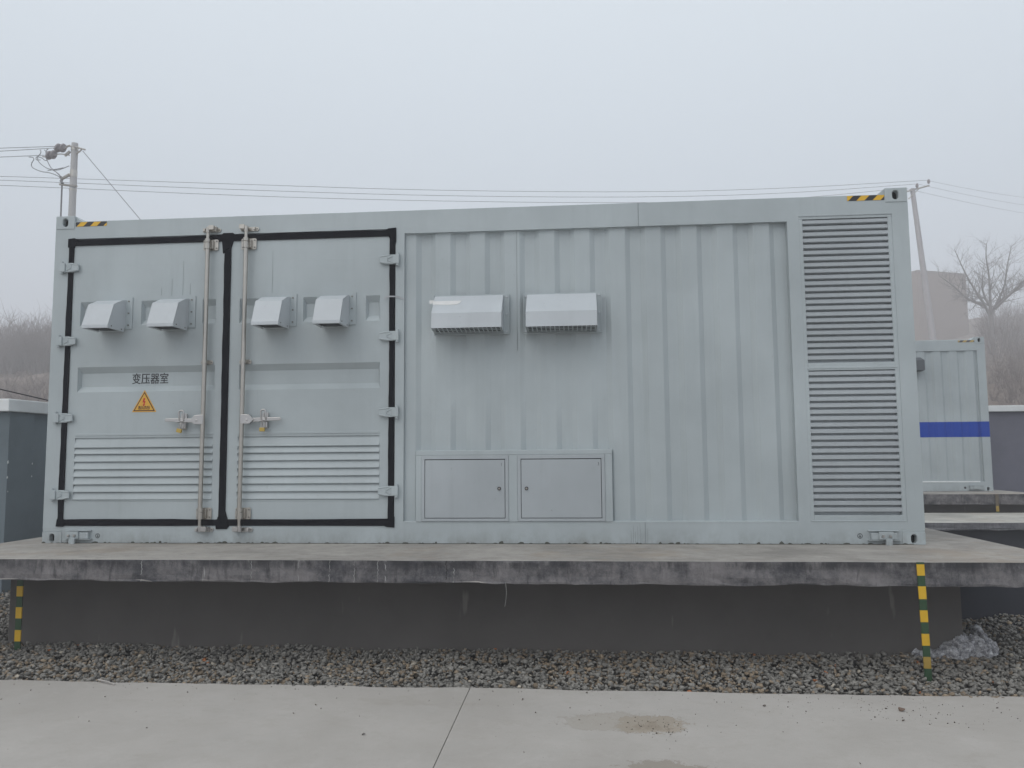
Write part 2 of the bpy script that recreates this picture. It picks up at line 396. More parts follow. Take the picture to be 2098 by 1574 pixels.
def shell(root, big):
    """frame, roof, sides, corner fittings. big: the transformer container, else the plain one behind"""
    fr = MB()
    xl = .16
    fr.box(xl, L_-xl, 0, .12, 0, .160)                     # bottom rail
    fr.box(.0, .118 if big else .13, 0, .14, .108, H_-.108)  # left post
    fr.box(6.482 if big else 6.47, L_, 0, .14, .108, H_-.108) # right post
    fr.box(xl, L_-xl, 0, .10, 2.405, 2.546)                # top rail
    if big:
        fr.box(2.778, 2.847, 0, .10, .160, 2.405)
        fr.box(2.847, 5.730, 0, .10, 2.366, 2.405)
        fr.box(5.730, 5.815, 0, .10, .160, 2.405)
        fr.box(.118, .175, .012, .12, .160, 2.405); fr.box(2.70, 2.778, .012, .12, .160, 2.405)
        fr.box(.118, 2.778, .012, .12, 2.33, 2.404)
    else:
        fr.box(.13, 6.47, 0, .10, 2.366, 2.405)
    fr.box(0, .14, 2.30, D_, .108, 2.486); fr.box(L_-.14, L_, 2.30, D_, .108, 2.486)
    fr.box(.16, L_-.16, 2.34, D_, 0, .16); fr.box(.16, L_-.16, 2.34, D_, 2.405, 2.546)
    for x in (0, L_-.1): fr.box(x+.004, x+.096, .16, 2.28, 0, .16); fr.box(x+.004, x+.096, .16, 2.28, 2.42, 2.546)
    # small sloping gussets beside the raised corner fittings
    for s_, x in ((1, .16), (-1, L_-.16)):
        fr.prism([(x, 2.546), (x+s_*.055, 2.546), (x, 2.590)], .012, .15, 'y')
    pl_, pr_ = (.118, 6.482) if big else (.13, 6.47)
    fr.box(pl_, .16, 0, .13, .108, .160); fr.box(pl_, .16, 0, .13, 2.405, 2.486); fr.box(L_-.16, pr_, 0, .13, .108, .160); fr.box(L_-.16, pr_, 0, .13, 2.405, 2.486)
    fr.build('frame', PAINT, root)
    cs = MB()
    hz = (.030, .036)
    casting(cs, 0, .160, H_-.108, H_, .080, H_-.054, .022, .034, 1)
    casting(cs, L_-.160, L_, H_-.108, H_, L_-.085, H_-.054, .022, .034, 1)
    casting(cs, 0, .160, 0, .108-.022, .080, .040, .020, .032, 1)
    casting(cs, L_-.160, L_, 0, .086, L_-.080, .040, .020, .032, 1)
    cs.box(0, .16, .0, .155, .086, .108); cs.box(L_-.16, L_, .0, .155, .086, .108)
    for x in (0, L_-.16):
        for z in (0, H_-.108): cs.box(x, x+.16, 2.285, D_+.005, z, z+.108)
    cs.build_split('corner_casting', [PAINT, DARK], root, bevel=.006, gap=.02)
    rf = MB(); rf.box(.05, L_-.05, .05, D_-.05, 2.500, 2.560); rf.build('roof', PAINT, root, bevel=.01)
    sd = MB()
    for x, sg in ((.03, 1), (L_-.03, -1)):                   # end walls, corrugated
        prof = corrug_profile(.14, 2.30, .3); pts = [(x+sg*y, a) for a, y in prof]
        back = [(px+sg*.003, a) for px, a in pts]; sd.prism(pts+back[::-1], .12, 2.45, 'z')
    prof = corrug_profile(.12, L_-.12, .3); pts = [(a, D_-.005-y) for a, y in prof]; back = [(a, y-.003) for a, y in pts]
    sd.prism(pts+back[::-1], .12, 2.45, 'z')
    sd.build('side_wall', PAINT, root)

# ------------------------------------------------------------------ transformer container
TC = tag(empty('transformer_container'), 'long pale grey-green container with double doors, vent hoods and tall louvres on the front platform', 'container')
shell(TC, True)
cp = MB(); corrug_grid(cp, corrug_profile(2.847, 5.730, 3.20, yo=.024, dep=.025), .160, 2.39, .024, (2.90, 4.46, .74, 1.62))
cp.build('corrugated_panel', PAINT, TC)
ws = MB()
ws.box(2.847, 5.730, -.001, .060, .150, .166)                 # sill lip below the corrugation
ws.build('sill_lip', PAINT, TC, bevel=.004)
sm = MB()
sm.box(4.636, 4.640, -.0018, .004, .0, .158); sm.box(4.636, 4.640, -.0018, .004, 2.367, 2.545)
sm.tube([(3.712, .0250, 1.44), (3.713, .0250, 1.9), (3.714, .0250, 2.36)], .0022, 6)
for x in (2.8465, 5.7305): sm.tube([(x, .006, .16), (x, .006, 2.37)], .003, 6)
sm.build_split('weld_seam', simple('weld_seam_paint', (.22, .25, .26), .6), TC)

pr = MB(); rnd = random.Random(2)
for x_, z1_ in ((4.535, .10), (4.552, .135), (4.566, .09), (4.583, .13), (4.600, .15), (4.612, .08), (4.655, .11)):
    pr.tube([(x_, -.0002, .012), (x_+.001, -.0002, z1_*.6), (x_, -.0002, z1_)], [.0014, .0011, .0006], 5)
for x_, za_, zb_ in ((.985, 1.925, 2.06), (1.075, 1.925, 2.20), (1.135, 1.93, 2.02), (1.80, 1.925, 2.26), (.90, 1.93, 1.99)):
    pr.tube([(x_, .0036, za_), (x_+.001, .0036, (za_+zb_)/2), (x_, .0036, zb_)], [.0013, .0011, .0007], 5)
pr.build_split('paint_run', simple('paint_run', (.20, .23, .235), .6), TC)
# hazard tapes
def hazard(x0, x1, z0, z1, start, name='hazard_tape'):
    t = MB(); n = 6; wdt = (x1-x0)/4.6; sl = (z1-z0)*1.0
    y = -.0022
    t.cur = 0; t.prism(rrect(x0, x1, z0, z1, .005, 2), y, .0005, 'y')
    t.cur = 1; k_ = start
    while x0+k_*wdt < x1+sl:
        a = x0+k_*wdt; q = [(a-sl/2, z0), (a+wdt-sl/2, z0), (a+wdt+sl/2, z1), (a+sl/2, z1)]
        # clip against the tape's ends
        def clip(poly, xc, keep):
            o = []
            for i in range(len(poly)):
                p, r = poly[i], poly[(i+1) % len(poly)]; ip, ir = keep(p[0]), keep(r[0])
                if ip: o.append(p)
                if ip != ir:
                    s_ = (xc-p[0])/(r[0]-p[0]); o.append((xc, p[1]+s_*(r[1]-p[1])))
            return o
        q = clip(q, x0, lambda v: v >= x0); q = clip(q, x1, lambda v: v <= x1) if q else q
        if len(q) > 2: t.prism(q, y-.0004, y, 'y')
        k_ += 2
    return t
hazard(.167, .428, 2.505, 2.541, .45).build('hazard_tape', [BLK, YEL], TC)
hazard(6.170, 6.436, 2.505, 2.543, -.55).build('hazard_tape', [BLK, YEL], TC)

# rubber seal round and between the doors
def seal():
    b = MB(); rnd = random.Random(3)
    def strip(p, q, wd, n=26):
        p, q = Vector(p), Vector(q); d = (q-p).normalized(); nn = Vector((-d.y, d.x))
        A = []; B = []; jit = 0
        for i in range(n+1):
            c = p+(q-p)*i/n; jit = .7*jit+rnd.uniform(-.0022, .0022)
            A.append(c+nn*(wd/2+jit)); B.append(c-nn*(wd/2+jit*.3))
        vs = [(a.x, -.006, a.y) for a in A]+[(a.x, -.006, a.y) for a in B]+[(a.x, .014, a.y) for a in A]+[(a.x, .014, a.y) for a in B]
        m = n+1; fs = []
        for i in range(n): fs += [(i, i+1, m+i+1, m+i), (i, 2*m+i, 2*m+i+1, i+1), (m+i, m+i+1, 3*m+i+1, 3*m+i)]
        b.add(vs, fs)
    xl, xr, zb, zt = .142, 2.752, .157, 2.372
    strip((xl-.02, zt), (xr+.02, zt), .050); strip((xl-.02, zb), (xr+.02, zb), .048)
    strip((xl, zb), (xl, zt), .042, 40); strip((xr, zb), (xr, zt), .042, 40); strip((1.440, zb), (1.438, zt), .053, 40)
    for pts in ([(.113, 2.335), (.113, 2.404), (.165, 2.410), (.19, 2.397), (.163, 2.33)], [(.110, .128), (.165, .126), (.188, .136), (.165, .185), (.118, .185)],
                [(2.70, 2.397), (2.722, 2.408), (2.782, 2.412), (2.782, 2.30), (2.772, 2.28), (2.73, 2.33)], [(2.70, .134), (2.72, .124), (2.780, .120), (2.781, .20), (2.73, .185)],
                [(1.385, 2.397), (1.40, 2.412), (1.478, 2.412), (1.495, 2.397), (1.466, 2.30), (1.40, 2.25)], [(1.395, .13), (1.398, .108), (1.482, .108), (1.50, .13), (1.468, .24), (1.41, .20)]):
        b.prism(pts, -.0085, .01, 'y')
    return b
seal().build('door_seal', RUBBER, TC)

def louvre_blades(mb, x0, x1, zs, yb, yf):
    for a, c in zip(zs[:-1], zs[1:]):      # a top, c bottom: blade slopes out towards its lower edge
        t = .0
        mb.prism([(yb, a), (yf, c+.010), (yf, c+.004), (yf+.004, c+.003), (yb, c+.0135)], x0, x1, 'x')
def screw(mb, x, y, z, r=.005, h=.004): mb.cyl((x, y-h, z), r, h+.001, 'y', 8)

def rod_bracket(mb, x, z, up):
    mb.cur = 0; mb.prism(rrect(x-.052, x+.070, z-.044, z+.044, .012), -.010, -.004, 'y')
    mb.prism(rrect(x-.022, x+.034, z-.034, z+.036, .006), -.030, -.010, 'y')
    mb.cyl((x, -.045, z-.040), .0235, .048, 'z', 16); mb.cyl((x, -.045, z+.012), .0225, .028, 'z', 16)
    mb.cur = 1
    for sx_ in (-.040, .056):
        for sz_ in (-.028, .028): screw(mb, x+sx_, -.010, z+sz_, .0065)
    mb.cur = 0
def small_clip(mb, x, z):
    mb.cur = 0; mb.prism(rrect(x-.048, x+.050, z-.017, z+.017, .016), -.010, -.004, 'y')
    mb.cyl((x, -.045, z-.013), .0215, .026, 'z', 14); mb.box(x-.016, x+.016, -.045, -.008, z-.010, z+.010)
    mb.cur = 1; screw(mb, x-.036, -.010, z, .006); screw(mb, x+.038, -.010, z, .006); mb.cur = 0
def keeper(mb, x, z, sgn, flip=1):
    mb.cur = 0; mb.prism(rrect(x-.062, x+.088, z-.016, z+.016, .015), -.010, .0, 'y')
    mb.prism([(x-.02, z-.014), (x+.052*sgn+.01, z-.020*flip), (x+.052*sgn+.012, z+.022), (x-.015, z+.020)], -.040, -.010, 'y')
    mb.prism(rrect(x+sgn*.03-.022, x+sgn*.03+.022, z-.010, z+.026, .006), -.062, -.030, 'y')
    mb.cyl((x, -.045, z-.030*flip if flip > 0 else z-.012), .0165, .045, 'z', 14)
    mb.box(x-.05, x-.034, -.03, -.008, z-.012, z+.012); mb.box(x+.05, x+.062, -.03, -.008, z-.012, z+.012)
    mb.cur = 1; screw(mb, x-.052, -.010, z, .006); screw(mb, x+.075, -.010, z, .006); mb.cur = 0

def hinge(x, z, s_):       # s_ = +1: strap runs to the right of its barrel
    b = MB(); b.cur = 0
    b.prism([(x+s_*.012, z-.037), (x+s_*.085, z-.037), (x+s_*.140, z-.026), (x+s_*.140, z+.026), (x+s_*.085, z+.037), (x+s_*.012, z+.037)], -.024, -.009, 'y')
    b.prism([(x-s_*.014, z-.034), (x+s_*.034, z-.034), (x+s_*.034, z+.034), (x-s_*.014, z+.034)], -.036, -.002, 'y')
    b.cyl((x, -.020, z-.050), .013, .100, 'z', 12)
    for sg in (1, -1):
        b.tube([(x+s_*.038, -.024, z+sg*.026), (x+s_*.078, -.027, z+sg*.004)], .0038, 6)
        b.tube([(x+s_*.052, -.024, z+sg*.033), (x+s_*.134, -.024, z+sg*.021)], .0045, 6)
    b.box(min(x+s_*.078, x+s_*.083), max(x+s_*.078, x+s_*.083), -.0275, -.022, z-.024, z+.024)
    return b

LZ = [.811, .731, .681, .622, .563, .505, .446, .387, .328]
def door(x0, x1, mirrored):
    """one leaf; x0..x1 on the front plane"""
    p = MB()
    lo = (x0+.072, x1-.072) if not mirrored else (x0+.080, x1-.072)
    la, lb = (.232, 1.352) if not mirrored else (1.550, 2.660)
    if not mirrored: small = [(.233, .40, 1.695, 1.890), (.738, .92, 1.695, 1.890), (1.240, 1.348, 1.695, 1.890)]
    else: small = [(1.540, 1.70, 1.690, 1.887), (2.050, 2.160, 1.690, 1.887), (2.545, 2.657, 1.690, 1.887)]
    panel_with_recesses(p, x0, x1, .172, 2.352, small+[(la, lb, 1.170, 1.369)], .004, .034, [(la, lb, .328, .811)])
    d = p.build('door', PAINT, TC)
    # raised lips
    l = MB(); l.box(la-.004, lb+.004, -.0005, .006, .828, .846); l.box(la+.02, lb-.02, .0005, .006, .3185, .3235)
    l.box(la+.05, lb-.03, .0036, .006, 2.178, 2.182); l.box(la+.05, lb-.03, .0036, .006, 1.985, 1.988)
    l.build_split('trim', PAINT, d, bevel=.0015)
    lv = MB(); louvre_blades(lv, la+.0005, lb-.0005, LZ, .016, -.001); lv.box(la, lb, .030, .034, .328, .811)
    lv.build('louvre', PAINT, d)
    # locking rod and its fittings
    rx = 1.292 if not mirrored else 1.601; sg = -1 if not mirrored else 1
    r = MB(); r.tube([(rx-.004, -.045, .245), (rx, -.045, 1.3), (rx+.001, -.045, 2.30)], .0168, 18); r.tube([(rx, -.045, 2.28), (rx+.001, -.045, 2.43)], .0135, 14); r.tube([(rx-.004, -.045, .105), (rx-.004, -.045, .26)], .0125, 14)
    r.build('lock_rod', GALV, d, smooth=True)
    for z in (2.318, .226):
        b = MB(); rod_bracket(b, rx, z, 1); b.build('rod_bracket', [GALV, BOLT], d, bevel=.0015, smooth=True)
    b = MB(); small_clip(b, rx, 1.388); b.build('rod_clip', [GALV, BOLT], d, bevel=.001, smooth=True)
    b = MB(); keeper(b, rx, 2.437, 1 if not mirrored else -1); b.build('rod_keeper', [GALV, BOLT], d, bevel=.002, smooth=True)
    b = MB(); keeper(b, rx, .104, 1 if not mirrored else -1, -1); b.build('rod_keeper', [STAIN, BOLT], d, bevel=.002, smooth=True)
    # handle swung flat across the door
    h = MB(); z = .940
    X = lambda a: rx+sg*a
    h.prism([(X(-.008), z-.034), (X(.062), z-.034), (X(.098), z-.004), (X(.062) if mirrored else X(.062), z+.036), (X(-.008), z+.040)] if True else [], -.062, -.030, 'y')
    h.prism([(X(.085), z-.020), (X(.190), z-.016), (X(.190), z+.014), (X(.085), z+.010)], -.050, -.042, 'y')
    h.prism([(X(.180), z-.014), (X(.300), z-.010), (X(.308), z+.004), (X(.300), z+.014), (X(.180), z+.014)], -.046, -.036, 'y')
    h.cyl((X(.045), -.066, z-.004), .009, .006, 'y', 10)
    h.build('door_handle', STAIN, d, bevel=.0025)
    c = MB(); hx = X(.170)
    c.prism(rrect(hx-.024, hx+.024, z-.070, z+.052, .008), -.012, .003, 'y')
    arch = [(hx-.014, -.05, z-.005)]+[(hx-.002+.020*math.cos(R(t)), -.050, z+.052+.022*math.sin(R(t))) for t in range(180, -1, -20)]+[(hx+.018, -.052, z+.004)]
    c.tube(arch, .0065, 10)
    c.prism([(hx-.042, z-.020), (hx+.020, z-.008), (hx+.022, z+.000), (hx-.040, z-.012)], -.062, -.010, 'y')
    c.prism(rrect(hx-.020, hx+.026, z-.064, z-.018, .004), -.036, -.012, 'y')
    c.cyl((hx+.004, -.038, z-.040), .006, .004, 'y', 8)
    c.build('hasp', STAIN, d, bevel=.0015, smooth=True)
    for z in ((2.167, 1.576, .969, .371) if not mirrored else (2.160, 1.566, .983, .392)):
        b = hinge(.078 if not mirrored else 2.797, z, 1 if not mirrored else -1)
        b.build('hinge', PAINT, d, bevel=.002)
    return d
door_l = door(.157, 1.418, False)
door_r = door(1.460, 2.738, True)
tag(door_l, 'door leaf lettered 变压器室 with a yellow triangle sign'); tag(door_r, 'plain door leaf without a sign')
t = MB(); text_into(t, '变压器室', .8125, .0366, 1.2400, .0900, .84, .0006)
text_into(t, '变压器室', .8142, .0364, 1.2406, .0900, .84, .0006)
t.build('lettering', BLK, door_l)

# high-voltage triangle
def sign():
    s_ = MB(); A, B, C3 = (.790, 1.168), (.8785, 1.016), (.7025, 1.016)
    def scl(k_, pts, c): return [(c[0]+(p[0]-c[0])*k_, c[1]+(p[1]-c[1])*k_) for p in pts]
    tri = [A, B, C3]; cen = (sum(p[0] for p in tri)/3, sum(p[1] for p in tri)/3)
    s_.cur = 0; s_.prism(scl(1.13, tri, cen), .0015, .0045, 'y'); s_.cur = 1; s_.prism(scl(1.0, tri, cen), .0010, .0016, 'y')
    s_.cur = 0; s_.prism(scl(.86, tri, cen), .0004, .0011, 'y')
    s_.cur = 2
    bx, bz = .789, 1.050
    s_.prism([(bx-.004, bz+.068), (bx+.010, bz+.066), (bx+.002, bz+.046), (bx+.013, bz+.044), (bx+.004, bz+.020), (bx+.009, bz+.018), (bx-.003, bz+.002), (bx-.010, bz+.020), (bx-.004, bz+.021), (bx-.002, bz+.034), (bx-.014, bz+.034)], -.0002, .0005, 'y')
    s_.cur = 3
    text_into(s_, '高压危险', .790, .0001, 1.0365, .0245, 1.0, .0003, bold=.0004)
    text_into(s_, 'HIGH VOLTAGE', .790, .0001, 1.0262, .0110, 1.15, .0003)
    return s_
sign().build('warning_sign', [SYEL, BROWNBLK, RED, BROWNBLK], door_l)

# small deep hoods above the door louvres
def small_hood(xr, z0, lean=0):
    """xr right edge of its plate"""
    b = MB(); a0, a1 = xr-.262, xr-.052
    pf = [(.0, 1.896), (-.055, 1.885), (-.168, 1.834), (-.238, 1.664), (-.240, 1.640), (-.026, 1.640), (-.022, 1.655), (-.014, 1.672), (-.002, 1.690), (.0, 1.70)]
    pf = [(y, z+z0) for y, z in pf]
    for x in (a0, a1-.0025): b.prism(pf, x, x+.0025, 'x')
    top = pf[:5]
    for (y1, z1), (y2, z2) in zip(top[:-1], top[1:]):
        b.add([(a0, y1, z1), (a1, y1, z1), (a1, y2, z2), (a0, y2, z2), (a0, y1+.003, z1-.002), (a1, y1+.003, z1-.002), (a1, y2+.003, z2-.002), (a0, y2+.003, z2-.002)],
              [(0, 1, 2, 3), (4, 7, 6, 5), (0, 3, 7, 4), (1, 5, 6, 2)])
    b.box(a0+.003, a1-.003, -.237, -.215, 1.642+z0, 1.645+z0); b.box(a0+.003, a1-.003, -.045, -.026, 1.642+z0, 1.645+z0)
    b.box(a0+.003, a0+.022, -.215, -.045, 1.642+z0, 1.645+z0); b.box(a1-.022, a1-.003, -.215, -.045, 1.642+z0, 1.645+z0)
    h = b.build('vent_hood', HOODP, TC, bevel=.0012)
    pl = MB(); pl.box(a0-.008, xr, -.005, .0035, 1.665+z0, 1.917+z0)
    pl.build('mounting_plate', PAINT, h, bevel=.001)
    g = MB()
    for i in range(15):
        y = -.212+i*.012; g.box(a0+.022, a1-.022, y, y+.002, 1.650+z0, 1.652+z0)
    for i in range(12):
        x = a0+.026+i*.0145; g.box(x, x+.002, -.214, -.046, 1.6523+z0, 1.654+z0)
    g.box(a0+.01, a1-.01, -.15, -.02, 1.70+z0, 1.705+z0)
    g.build('grille', DGREY, h)
    s_ = MB()
    for z in (1.885, 1.79, 1.695): s_.cyl((xr-.030, -.010, z+z0), .0065, .006, 'y', 10)
    s_.cyl((a1, -.195, 1.660+z0), .005, .004, 'x', 8); s_.cyl((a1, -.062, 1.655+z0), .005, .004, 'x', 8)
    s_.build_split('screw', BOLT, h)
    return h
for xr, z0 in ((.670, 0), (1.186, .000), (2.001, -.004), (2.470, -.004)): small_hood(xr, z0)

# wide hoods on the corrugated wall
def wide_hood(x0, x1, b0, b1, zt, zb, sticker=False):
    b = MB()
    pf = [(-.006, zt-.010), (-.018, zt-.012), (-.172, zt-.168), (-.186, zb+.026), (-.006, zb+.006)]
    for x in (b0, b1-.0025): b.prism(pf, x, x+.0025, 'x')
    tp = pf[:4]
    for (y1, z1), (y2, z2) in zip(tp[:-1], tp[1:]):
        b.add([(b0, y1, z1), (b1, y1, z1), (b1, y2, z2), (b0, y2, z2), (b0, y1+.003, z1-.002), (b1, y1+.003, z1-.002), (b1, y2+.003, z2-.002), (b0, y2+.003, z2-.002)],
              [(0, 1, 2, 3), (4, 7, 6, 5), (0, 3, 7, 4), (1, 5, 6, 2)])
    h = b.build('vent_hood', HOODP, TC, bevel=.0012)
    pl = MB(); f = .010
    pl.box(x0, x1, -.004, .012, zt-.028, zt); pl.box(x0, x1, -.004, .012, zb, zb+.020)
    pl.box(x0, x0+.045, -.004, .012, zb+.020, zt-.028); pl.box(x1-.045, x1, -.004, .012, zb+.020, zt-.028)
    pl.box(x0, x0+.006, -.014, -.004, zb, zt); pl.box(x1-.006, x1, -.014, -.004, zb, zt); pl.box(x0+.006, x1-.006, -.014, -.004, zb, zb+.005)
    pl.build('mounting_plate', PAINT, h, bevel=.001)
    g = MB(); n = 15
    def zz(y): return zb+.009+(-(y)-.006)/.18*.020
    for i in range(n+1):
        x = b0+.012+(b1-b0-.024)*i/n
        g.prism([(-.180, zz(-.180)), (-.012, zz(-.012)), (-.012, zz(-.012)+.004), (-.180, zz(-.180)+.004)], x-.004, x+.004, 'x')
    for y in (-.178, -.138, -.098, -.058, -.018):
        g.box(b0+.004, b1-.004, y-.005, y+.005, zz(y)-.0015, zz(y)+.002)
    g.build('grille', PAINT, h)
    v = MB(); v.box(b0+.006, b1-.006, -.14, -.006, zt-.14, zt-.136); v.box(b0+.006, b1-.006, -.0075, -.005, zb+.02, zt-.03); v.build('filter', DARK, h)
    s_ = MB()
    for x in (x0+.018, x1-.020):
        for z in (zt-.022, (zt+zb)/2, zb+.020): s_.cyl((x, -.012, z), .0075, .009, 'y', 10)
    s_.build_split('screw', HOODP, h)
    return h
h5 = wide_hood(3.078, 3.655, 3.088, 3.612, 1.873, 1.565)
h6 = wide_hood(3.764, 4.352, 3.790, 4.312, 1.870, 1.562)
# scrap of peeled white tape on the first wide hood
tp = MB()
def on_slope(t_, x): # along the sloping face
    y = -.018-(.172-.018)*t_; z = 1.861-.156*t_; return (x, y-.0015, z+.0015)
q = [on_slope(.30, 3.085), on_slope(.30, 3.300), on_slope(.42, 3.290), on_slope(.52, 3.270), on_slope(.54, 3.20), on_slope(.50, 3.085)]
tp.add(q+[(a, b+.001, c-.001) for a, b, c in q], [(0, 1, 2, 3, 4, 5), (11, 10, 9, 8, 7, 6)]+[(i, (i+1) % 6, (i+1) % 6+6, i+6) for i in range(6)])
tp.add([(3.052, -.058, 1.824), (3.088, -.060, 1.824), (3.088, -.066, 1.800), (3.056, -.064, 1.796)], [(0, 1, 2, 3)])
tp.build('tape_scrap', simple('old_white_tape', (.66, .66, .65), .6), h5)
tp = MB(); tp.add([(2.690, -.013, 1.860), (2.715, -.013, 1.880), (2.79, -.0135, 1.876), (2.85, -.006, 1.855), (2.846, -.006, 1.848), (2.78, -.0135, 1.866), (2.72, -.013, 1.868), (2.694, -.012, 1.850)], [(0, 1, 2, 3, 4, 5, 6, 7)])
tp.build('tape_scrap', simple('grey_tape', (.42, .43, .45), .6), TC)

# access hatches
hf = MB()
fx0, fx1, fz0, fz1 = 2.943, 4.407, .1605, .692
hf.box(fx0, fx1, -.006, .05, .655, fz1); hf.box(fx0, 2.985, -.006, .05, fz0, .655); hf.box(4.352, fx1, -.006, .05, fz0, .655); hf.box(3.640, 3.708, -.006, .05, fz0, .655)
hf.build('hatch_frame', PAINT, TC, bevel=.004)
for x0, x1, kx, num, nx in ((2.985, 3.640, 3.571, '1', 3.588), (3.708, 4.352, 3.774, '3', 4.306)):
    ff = MB(); a = .024
    ff.box(x0, x1, -.010, .04, .625, .655); ff.box(x0, x1, -.010, .04, .166, .186); ff.box(x0, x0+a, -.010, .04, .186, .625); ff.box(x1-a, x1, -.010, .04, .186, .625)
    ff.box(x0, x1, .010, .02, .186, .625)
    fo = ff.build('hatch_door', HATCHP, TC, bevel=.0015)
    dk = MB(); dk.box(x0+a, x1-a, .0085, .0095, .186, .625); dk.build('gap', DARK, fo)
    dd = MB(); dd.box(x0+a+.004, x1-a-.004, -.009, .008, .191, .619); dd.build('hatch_leaf', HATCHP, fo, bevel=.002)
    lk = MB(); lk.cur = 0; lk.cyl((kx, -.014, .406), .0135, .006, 'y', 20); lk.cur = 1; lk.cyl((kx, -.0165, .406), .0072, .004, 'y', 16); lk.cur = 0; lk.box(kx-.001, kx+.001, -.0172, -.016, .402, .410)
    lk.build('cam_lock', [BLK, GALV], fo)
    nm = MB(); text_into(nm, num, nx, -.0092, .573, .034, .8, .0003); nm.build('lettering', INK, fo)

# tall louvred panels at the right-hand end
vp = MB()
vx0, vx1 = 5.815, 6.482
vp.box(vx0, vx1, .002, .06, 2.378, 2.405); vp.box(vx0, 5.842, .002, .06, .160, 2.378); vp.box(6.452, vx1, .002, .06, .160, 2.378)
vp.box(5.842, 6.452, .002, .06, 1.250, 1.306); vp.box(5.842, 6.452, .002, .06, .160, .206)
vp.box(5.828, 6.470, -.002, .002, 1.262, 1.276); vp.box(5.812, 6.486, -.004, .001, 2.398, 2.404); vp.box(5.822, 6.474, -.003, .001, .160, .170)
vp.build('louvre_frame', PAINT, TC, bevel=.002)
for z0, z1, n in ((1.306, 2.378, 23), (.206, 1.250, 22)):
    lv = MB(); pch = (z1-z0-.012)/n
    lv.box(5.842, 6.452, .0385, .042, z0, z1)
    for i in range(n):
        zt = z1-.004-i*pch
        lv.prism([(.016, zt), (.004, zt-.006), (.004, zt-.029), (.026, zt-.035), (.028, zt-.033), (.007, zt-.027), (.007, zt-.008), (.018, zt-.002)], 5.8425, 6.4515, 'x')
    lo = lv.build('louvre_panel', HATCHP, TC)

# earthing symbols, brackets with bolts
for ex, ez in ((.451, .056), (6.151, .060)):
    e_ = MB(); n = 28; ro, ri = .0185, .0145
    vs = [(ex+ro*math.cos(2*math.pi*i/n), -.0012, ez+ro*math.sin(2*math.pi*i/n)) for i in range(n)]+[(ex+ri*math.cos(2*math.pi*i/n), -.0012, ez+ri*math.sin(2*math.pi*i/n)) for i in range(n)]
    e_.add(vs, [(i, (i+1) % n, n+(i+1) % n, n+i) for i in range(n)])
    e_.box(ex-.0014, ex+.0014, -.0012, .0, ez-.001, ez+.012)
    for wd, dz in ((.0095, 0), (.0065, -.0045), (.0032, -.009)): e_.box(ex-wd, ex+wd, -.0012, 0, ez+dz-.0026, ez+dz)
    e_.build('earth_symbol', BLK, TC)
def bracket(x, plate_dx):
    b = MB()
    b.box(x-.105, x+.105, -.022, .0, .094, .101); b.box(x-.090, x+.088, -.028, .0, .036, .084)
    b.box(x-.110, x+.112, -.034, .0, .030, .034)
    p = MB(); b.box(x+plate_dx-.050, x+plate_dx+.050, -.040, -.0285, .038, .092)
    b.box(x+plate_dx-.010, x+plate_dx+.034, -.060, -.0405, -.002, .040)
    o = b.build('ground_bracket', PAINT, TC, bevel=.003)
    s_ = MB()
    for dx in (-.024, .024): s_.cyl((x+plate_dx+dx, -.050, .062), .0105, .010, 'y', 6); s_.cyl((x+plate_dx+dx, -.055, .062), .0055, .006, 'y', 8)
    s_.build_split('bolt', STAIN, o, gap=.001)
bracket(.300, -.035); bracket(6.310, .010)
# crumbled mortar squeezed out along the foot of the container
sl = MB(); rnd = random.Random(11); x = .0
while x < L_:
    w_ = rnd.uniform(.012, .06); h_ = max(0.002, rnd.gauss(.008, .005)) if rnd.random() < .75 else .001
    if h_ > .0015:
        sl.prism([(x, -.0005), (x+w_, -.0005), (x+w_*.85, h_*rnd.uniform(.3, 1)), (x+w_*.5, h_), (x+w_*.15, h_*rnd.uniform(.3, 1))], -.006-rnd.random()*.006, .0, 'y')
    x += w_*rnd.uniform(.7, 1.5)
sl.prism([(0, -.0005), (L_, -.0005), (L_, .0040), (0, .0040)], -.004, .0, 'y')
sl.build('mortar_bead', simple('mortar', (.075, .078, .066), .9, 0, .4, 60), TC)

# padlocks: they hang on the hasps, so each is a thing of its own
def padlock(x, z, rz, label):
    t_ = tag(empty('padlock', (x, -.052, z)), label, 'padlock', 'brass padlocks on the doors')
    b = MB(); b.prism(rrect(-.020, .020, -.030, 0, .004), -.009, .009, 'y'); b.build('lock_body', BRASS, t_, bevel=.002)
    s_ = MB(); s_.tube([(-.011, 0, -.004), (-.011, 0, .036)]+[(.011*math.cos(R(a)), 0, .036+.011*math.sin(R(a))) for a in range(160, -1, -20)]+[(.011, 0, -.004)], .0032, 8)
    s_.build('shackle', STAIN, t_, smooth=True); t_.rotation_euler = (0, R(rz), 0)
    return t_
padlock(1.112, .873, 14, 'small brass padlock hanging on the door that carries the yellow warning triangle')
padlock(1.765, .876, 0, 'small brass padlock hanging straight on the door without a sign')

